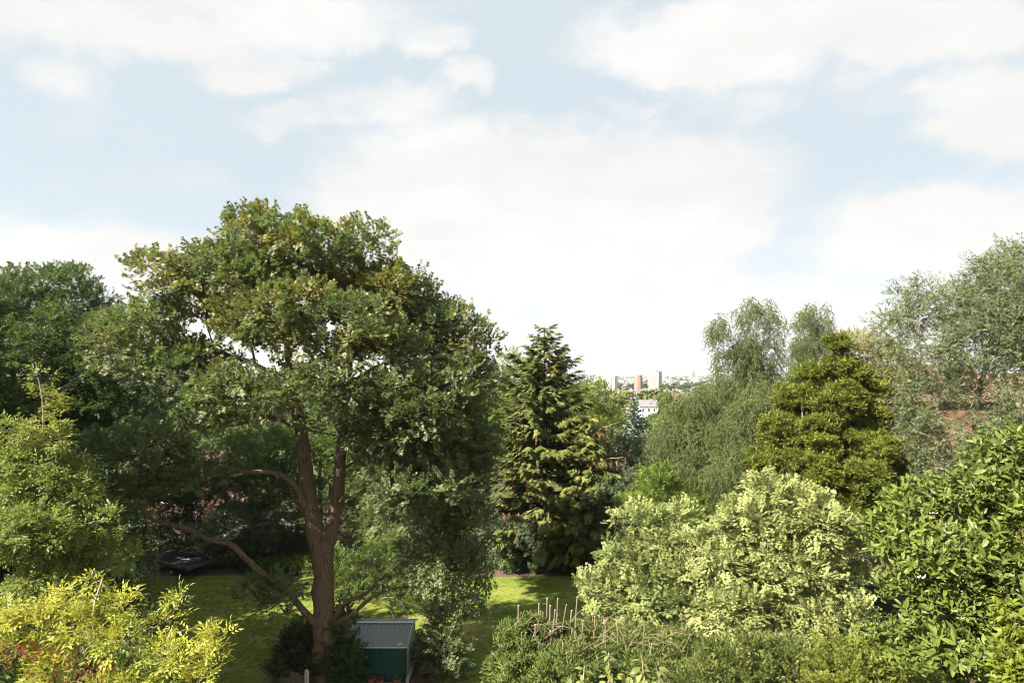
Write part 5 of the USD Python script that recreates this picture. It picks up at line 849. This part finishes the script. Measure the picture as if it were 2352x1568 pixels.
gum_tree('tall airy grey green gum tree at the right edge with tan stems', [lobe(*a) for a in [(2340, 610, 60, 60, 32, 1.6), (2270, 660, 60, 55, 32, 1.5), (2230, 720, 60, 50, 32, 1.5), (2320, 730, 80, 70, 31, 1.8), (2260, 800, 80, 60, 31.5, 1.8), (2340, 830, 70, 70, 31, 1.7), (2400, 740, 70, 120, 32, 2), (2230, 880, 70, 50, 32, 1.6), (2330, 930, 70, 50, 31, 1.5), (2260, 990, 80, 45, 31, 1.5)]], [(gxy(2262, 32.3), 32.3, 0, .24), tuple(P(2255, 1050, 32.3)) + (.17,), tuple(P(2240, 960, 32.2)) + (.15,), tuple(P(2262, 850, 32.2)) + (.11,), tuple(P(2290, 720, 32)) + (.06,), tuple(P(2330, 600, 32)) + (.02,)], 145, thin=clear_of([[(2255, 1060), (2240, 960), (2262, 850), (2275, 780)], [(2150, 905), (2170, 1000)]], 16, 32.5))
gum_tree('smaller grey green gum tree with two leaning tan stems, left of the tall one', [lobe(*a) for a in [(2120, 690, 40, 36, 33, 1.1), (2100, 740, 50, 45, 33, 1.3), (2160, 750, 55, 50, 33, 1.4), (2080, 810, 50, 50, 33, 1.3), (2150, 830, 70, 55, 32.5, 1.6), (2100, 890, 60, 50, 33, 1.5), (2080, 960, 50, 50, 33, 1.3), (2130, 1000, 60, 50, 32.5, 1.5), (2170, 1080, 70, 40, 32, 1.4), (2100, 1060, 50, 50, 32.5, 1.3), (2240, 1070, 50, 36, 31.5, 1.2), (2160, 920, 40, 40, 33, 1)]], [(gxy(2200, 33), 33, 0, .2), tuple(P(2185, 1050, 33)) + (.14,), tuple(P(2160, 960, 33)) + (.11,), tuple(P(2130, 870, 33)) + (.07,), tuple(P(2118, 700, 33)) + (.02,)], 146, thin=clear_of([[(2190, 1080), (2160, 960), (2130, 870), (2124, 800)], [(2150, 900), (2190, 1000)], [(2240, 960), (2262, 850)]], 17, 33.2))

# round green trees behind the spruces
broadleaf('round_tree', 'rounded bright green tree right behind the ragged spruce', 'tree', [lobe(*a) for a in [(1370, 910, 50, 40, 66, 2.6), (1330, 930, 50, 45, 66, 2.6), (1400, 950, 40, 50, 66, 2.4), (1350, 990, 70, 50, 65, 3)]], None, foot(1365, 66.5, .25, 915, .06), mid_sprays, MIDY, BARK_DARK, cr=.8, n=14, seed=151, gap=.85, sub=(1.3, .7, 1.6), core=.14)
broadleaf('pale_green_tree', 'pale green tree between the sycamore crown and the ragged spruce', 'tree', [lobe(*a) for a in [(1165, 840, 40, 36, 58, 2), (1150, 890, 45, 45, 58, 2), (1190, 900, 50, 60, 58, 2.4), (1165, 970, 50, 60, 57, 2.4), (1180, 1060, 60, 60, 55, 2.4)]], None, foot(1170, 58.4, .22, 850, .05), mid_sprays, MIDY, BARK_DARK, cr=.8, n=14, seed=152, gap=.85, sub=(1.2, .7, 1.5), core=.14)
# ------------------------------------------------------------------ the slope, the town and its towers
def instanced(proto_path, name, label, category, loc, rotz, s, group):
    x = UsdGeom.Xform.Define(stage, path_for(name)); x.AddTranslateOp().Set(Gf.Vec3d(*map(float, loc))); x.AddRotateZOp().Set(float(rotz)); x.AddScaleOp().Set(Gf.Vec3f(*map(float, np.broadcast_to(s, 3))))
    x.GetPrim().GetReferences().AddInternalReference(proto_path); x.GetPrim().SetInstanceable(True); return tag(x.GetPrim(), label, category, group)
FAR = [leaf_mat('far_green_look', [(0, (.03, .055, .018)), (.5, (.055, .088, .026)), (1, (.085, .125, .04))], patch=.08, tmix=.2), leaf_mat('far_olive_look', [(0, (.055, .068, .022)), (.5, (.085, .098, .032)), (1, (.13, .135, .05))], patch=.08, tmix=.2), leaf_mat('far_dark_look', [(0, (.018, .036, .018)), (.5, (.032, .055, .026)), (1, (.05, .08, .036))], patch=.08, tmix=.2)]
UsdGeom.Scope.Define(stage, '/World/Looks/kinds')
def far_tree_class(k, m, shape, seed):
    """a ten metre tree of leaf clumps, kept as a class for the many seen far away"""
    rng = np.random.default_rng(seed); c = stage.CreateClassPrim(f'/World/Looks/kinds/tree_kind_{"abcdef"[k]}'); leaf = leaf_ovate(.75, .55, .2, .2); parts = []
    n = 1500; u = norm(rng.normal(size=(n, 3))); u[:, 2] = np.abs(u[:, 2]) * 1.0 - .35; kk = .62 + .5 * meshkit.noise(u * 2.6 + seed, seed) + rng.normal(0, .06, n); pos = u * kk[:, None] * shape + [0, 0, 5.8]
    for i in range(n): parts.append(put(leaf, pos[i], norm(u[i] + rng.normal(0, .6, 3)), norm(u[i] * .6 + [0, 0, .8] + rng.normal(0, .4, 3)), rng.uniform(.6, 1.2)))
    usdkit.mesh(stage, f'{c.GetPath()}/crown', merge(parts), m); usdkit.mesh(stage, f'{c.GetPath()}/trunk', tube([(0, 0, -1.5), (.1, 0, 3), (0, .1, 7)], [.35, .26, .1], 6), BARK_DARK, smooth=True); return str(c.GetPath())
KINDS = [far_tree_class(0, FAR[0], [4.2, 4.2, 4.0], 201), far_tree_class(1, FAR[1], [3.6, 3.6, 4.3], 202), far_tree_class(2, FAR[2], [3.0, 3.0, 4.6], 203), far_tree_class(3, FAR[0], [5.2, 4.4, 3.6], 204)]
rt = np.random.default_rng(205)
# a belt of trees over the slope: nearer ones are told apart
for i in range(46):
    Y = rt.uniform(64, 130); a = rt.uniform(-.92, .92)
    if .07 < a < .36 and Y < 95: continue
    x = a * Y; s = rt.uniform(.85, 1.25); top = gz(x, Y) + 10 * s; zmax = CAM_H - 26 / F * Y
    s *= min(1, (zmax - gz(x, Y)) / (10 * s)); instanced(KINDS[i % 4], 'slope_tree', 'tree of the green belt on the slope behind the garden, mostly hidden', 'tree', (x, Y, gz(x, Y)), rt.uniform(0, 360), s, 'trees of the belt on the slope')
named = [(1470, 948, 118, 2, 1.0, 'slim dark green tree left of the white house with brick chimney'), (1545, 912, 380, 3, 1.3, 'broad olive tree right behind the white house'), (1590, 930, 220, 1, 1.2, 'brownish green tree right of the white house'), (1525, 945, 180, 1, 1.0, 'olive tree in front of the white house on its right'), (1432, 945, 150, 0, 1.1, 'green tree at the left of the city gap'), (1415, 950, 100, 0, 1.0, 'bright green tree left above the blue spruce'), (1525, 990, 80, 1, .9, 'olive tree right beside the blue spruce'), (1560, 985, 76, 3, .9, 'green tree right of the blue spruce behind the weeping birch'), (1500, 880, 330, 3, 2.0, 'wide green tree crown in front of the tower foot'), (1445, 890, 380, 1, 1.7, 'olive tree cluster left of the red tower')]
for px, py, Y, k, s, lab in named:
    x = gxy(px, Y); z = gz(x, Y); h = CAM_H - (py - HY) / F * Y - z; q = max(.35, float(h) / 10.0); instanced(KINDS[k], 'slope_tree', lab, 'tree', (x, Y, z), px * 7 % 360, (q * .9 * min(1.3, s), q * .9 * min(1.3, s), q), None)
# the white house with its tall brick chimney
wx = gxy(1488, 300); wz = float(gz(wx, 300))
house('white_house', 'white painted house with slate roof and tall brick chimney above the blue spruce', wx, 300, 8.6, 8, CAM_H - (932 - HY) / F * 300, CAM_H - (918 - HY) / F * 300, WHITE, SLATE, rot=-8, z0=wz - .5, along='x', windows=[(x, -4.02, CAM_H - (932 - HY) / F * 300 - wz + .5 - q, 1.1, 1.7, (0, -1)) for x in (-2.6, .2, 2.8) for q in (2.6, 5.8)], chimney=[(-1.5, 0, 2.4), (3.2, .5, 1.2)])
# terraces: one house kind with its parts, copied along the streets
def terrace_class(k, wall, roof):
    from shapely.geometry import Polygon
    c = stage.CreateClassPrim(f'/World/Looks/kinds/house_kind_{"abcdef"[k]}'); cp = str(c.GetPath()); prof = Polygon([(-4, -2), (4, -2), (4, 5.6), (0, 8.6), (-4, 5.6)])
    m = trimesh.creation.extrude_polygon(prof, 12, engine='earcut'); m.apply_transform(np.array([[0, 0, 1, -6], [1, 0, 0, 0], [0, 1, 0, 0], [0, 0, 0, 1.0]])); usdkit.mesh(stage, cp + '/wall', m, wall)
    A = math.atan2(3, 4); r = []
    for s in (-1, 1):
        q = T(box(-6.15, 6.15, 0, 5.35, 0, .14), trimesh.transformations.rotation_matrix(A, [1, 0, 0])); q.apply_translation([0, -4.25, 5.45]); r.append(q if s < 0 else T(q, trimesh.transformations.rotation_matrix(math.pi, [0, 0, 1])))
    usdkit.mesh(stage, cp + '/roof', cat(r), roof)
    for i, x in enumerate((-5.5, 5.5)): usdkit.mesh(stage, cp + '/chimney' + ('' if not i else '_001'), box(x - .45, x + .45, -.5, .5, 7.0, 10.2), BRICK)
    i = 0
    for s in (-1, 1):
        for z in (.9, 3.6):
            for x in (-4, -1.4, 1.4, 4):
                usdkit.mesh(stage, cp + '/window' + ('' if not i else f'_{i:03d}'), box(x - .55, x + .55, s * 4.03 - .05, s * 4.03 + .05, z, z + 1.4), GLASS if (i % 3) else WHITE); i += 1
    return cp
HK = [terrace_class(0, BRICK, TILE_BROWN), terrace_class(1, CREAM, SLATE), terrace_class(2, BRICK, SLATE), terrace_class(3, WHITE, TILE_RED)]
n = 0
for row in range(26):
    Y = 330 * (1.075 ** row); a0 = .085; ang = rt.uniform(-14, 14)
    while a0 < .335:
        x = a0 * Y; yy = Y + rt.normal(0, 4) + (x - .2 * Y) * math.tan(math.radians(ang)); k = rt.integers(0, 4) if rt.random() < .5 else (row % 3)
        if rt.random() < .62 and yy > 300: instanced(HK[k], 'terraced_house', 'small terraced house with chimneys among the roofs of the distant town', 'house', (x, yy, gz(x, yy)), ang + (90 if rt.random() < .12 else 0), rt.uniform(.9, 1.15), 'terraced houses of the distant town'); n += 1
        a0 += 13.0 * rt.uniform(1, 1.6) / Y
    if n > 285: break
print('terraces', n)
for i in range(290):
    Y = 260 * math.exp(rt.uniform(0, 2.0)); a = rt.uniform(.08, .34); x = a * Y; s = rt.uniform(.7, 1.35)
    instanced(KINDS[rt.integers(0, 4)], 'town_tree', 'small green tree standing among the roofs of the distant town', 'tree', (x, Y, gz(x, Y)), rt.uniform(0, 360), s, 'trees of the distant town')
TW_WHITE = rough_mat('white_cladding_look', (.40, .41, .41), (.46, .47, .47), .2, rough=.7, bump=0); TW_CREAM = rough_mat('cream_cladding_look', (.32, .305, .265), (.38, .36, .31), .2, rough=.7, bump=0); TW_GREY = rough_mat('grey_cladding_look', (.28, .30, .33), (.34, .36, .39), .2, rough=.7, bump=0); TW_DARK = rough_mat('dark_cladding_look', (.12, .13, .16), (.17, .18, .21), .2, rough=.6, bump=0)
TW_RED = rough_mat('red_brick_tower_look', (.15, .082, .064), (.19, .105, .082), .2, rough=.9, bump=0)
TW_PINK = rough_mat('faded_brick_look', (.25, .185, .16), (.30, .225, .195), .2, rough=.9, bump=0)
# beyond, the town and its trees run together
m = 14000; Y = np.where(rt.random(m) < .5, 1500 * np.exp(rt.uniform(0, 1.95, m)), 220 * np.exp(rt.uniform(0, 3.6, m))); a = rt.uniform(-.95, .95, m); k = (a < .07) | (a > .36) | (Y > 1500); Y, a = Y[k], a[k]; m = len(Y); pos = np.c_[a * Y, Y, gz(a * Y, Y) - .5]
leafb = [[put(leaf_ovate(3.4, 2.6, .2, .2), np.array(q) * 1.0, norm(np.array(q) + [0, 0, .3]), norm(np.array(q) * .5 + [0, 0, 1]), 1.0) for q in (norm(np.random.default_rng(s).normal(size=(60, 3))) * np.random.default_rng(s + 9).uniform(2.4, 4.4, (60, 1)) + [0, 0, 4.5])] for s in (211, 212)]
xf = UsdGeom.PointInstancer.Define(stage, path_for('far_woodland')); USED[('/World', 'far_woodland')] = 1
usdkit.mesh(stage, '/World/far_woodland/tree_mass', merge(leafb[0]), FAR[0]); usdkit.mesh(stage, '/World/far_woodland/tree_mass_001', merge(leafb[1]), FAR[2])
def scatter(pi, paths, pos, rot, scl, idx):
    pi.CreatePrototypesRel().SetTargets(paths); pi.CreatePositionsAttr(Vt.Vec3fArray.FromNumpy(pos.astype(np.float32))); q = np.zeros((len(pos), 4), np.float16); q[:, 2] = np.sin(rot / 2); q[:, 3] = np.cos(rot / 2); pi.CreateOrientationsAttr(Vt.QuathArray.FromNumpy(q))
    pi.CreateScalesAttr(Vt.Vec3fArray.FromNumpy(scl.astype(np.float32))); pi.CreateProtoIndicesAttr(Vt.IntArray.FromNumpy(idx.astype(np.int32)))
scatter(xf, ['/World/far_woodland/tree_mass', '/World/far_woodland/tree_mass_001'], pos, rt.uniform(0, 6.28, m), np.repeat(rt.uniform(.8, 1.9, (m, 1)), 3, 1) * [1.3, 1.3, 1], rt.integers(0, 2, m)); tag(xf.GetPrim(), 'hazy band of trees running out to the horizon', 'woodland', kind='stuff')
m = 3200; Y = 1700 * np.exp(rt.uniform(0, 1.75, m)); a = rt.uniform(-.1, .45, m); pos = np.c_[a * Y, Y, np.full(m, -28.0)]
xf = UsdGeom.PointInstancer.Define(stage, '/World/far_rooftops'); bl = [box(-8, 8, -5, 5, 0, 8), box(-18, 18, -9, 9, 0, 12), box(-7, 7, -7, 7, 0, 20)]
for i, (b, mm) in enumerate(zip(bl, (BRICK, TW_WHITE, TW_CREAM))):
    rf = trimesh.creation.extrude_polygon(__import__('shapely.geometry', fromlist=['Polygon']).Polygon([(b.bounds[0][1] - .4, b.bounds[1][2]), (b.bounds[1][1] + .4, b.bounds[1][2]), (0, b.bounds[1][2] + (3.2 if i < 2 else 1.0))]), b.bounds[1][0] * 2 + .6, engine='earcut'); rf.apply_transform(np.array([[0, 0, 1, -b.bounds[1][0] - .3], [1, 0, 0, 0], [0, 1, 0, 0], [0, 0, 0, 1.0]]))
    g = f'/World/far_rooftops/building' + ('' if not i else f'_{i:03d}'); UsdGeom.Xform.Define(stage, g); usdkit.mesh(stage, g + '/wall', b, mm); usdkit.mesh(stage, g + '/roof', rf, (TILE_BROWN, SLATE, CONCRETE)[i])
scatter(xf, ['/World/far_rooftops/building', '/World/far_rooftops/building_001', '/World/far_rooftops/building_002'], pos, rt.normal(0, .3, m) + (rt.random(m) < .4) * 1.57, np.repeat(rt.uniform(.7, 1.3, (m, 1)), 3, 1), rt.choice([0, 0, 0, 0, 0, 0, 1, 2], m)); tag(xf.GetPrim(), 'hazy mass of tiny roofs stretching to the horizon', 'rooftops', kind='stuff')

# towers
def tower(label, pxc, top_py, w, d, Y, wall, floors, cols, rot, band=None, cap=None, side=None):
    x = gxy(pxc, Y); z0 = float(gz(x, Y)) - .5; H = CAM_H - (top_py - HY) / F * Y - z0; t = thing('tower_block', label, 'tower block', (x, Y, z0), rot); obj('wall', box(-w / 2, w / 2, -d / 2, d / 2, 0, H), wall, t); fh = (H - 4) / floors
    if band is not None: obj('stair_panel', box(band[0], band[1], -d / 2 - .25, -d / 2 - .01, 2, H - .5), band[2], t)
    for f in range(floors):
        for c in range(cols):
            cx = -w / 2 + w * (c + .5) / cols
            if band is not None and band[0] - 1 < cx < band[1] + 1: continue
            ww = w / cols * .62; obj('window', box(cx - ww / 2, cx + ww / 2, -d / 2 - .12, -d / 2 - .01, 3 + f * fh + .8, 3 + f * fh + fh * .72), GLASS, t)
        if f % 1 == 0 and side:
            for c in range(side):
                cy = -d / 2 + d * (c + .5) / side; ww = d / side * .6; obj('window', box(w / 2 + .01, w / 2 + .12, cy - ww / 2, cy + ww / 2, 3 + f * fh + .8, 3 + f * fh + fh * .72), GLASS, t)
    obj('roof', box(-w / 2 - .2, w / 2 + .2, -d / 2 - .3, d / 2 + .2, H, H + .6), cap or wall, t); obj('plant_room', box(-w * .22, w * .22, -d * .25, d * .25, H + .6, H + 3.0), cap or wall, t); return t, H
tower('white slab tower with a dark stripe, leftmost of the three city towers', 1405, 864, 23, 16, 1380, TW_WHITE, 14, 5, -36, band=(1.5, 5.5, TW_DARK), side=4)
t, H = tower('slim red brick tower with a taller shaft, middle of the three city towers', 1466, 867, 17, 14, 1500, TW_PINK, 12, 4, -34, side=3)
obj('lift_shaft', box(1.5, 9.5, -8.9, 3, 0, H + 6), TW_RED, t)
t, H = tower('broad cream tower with a grey shaded end, rightmost of the three city towers', 1504, 853, 30, 20, 1560, TW_CREAM, 18, 9, -38, cap=TW_PINK, side=5)
obj('balcony_stack', box(-3.5, 3.5, -10.9, -10.15, 4, H - 2), TW_PINK, t)
tower('pale hazy tower far away on the horizon at the right', 1592, 852, 40, 30, 6200, TW_GREY, 10, 4, 10)
tower('pale hazy slab block far away on the horizon', 1410 - 60, 861, 90, 30, 4300, TW_WHITE, 6, 8, 4)
print('instances', COUNT, 'prims', len(list(stage.Traverse())))
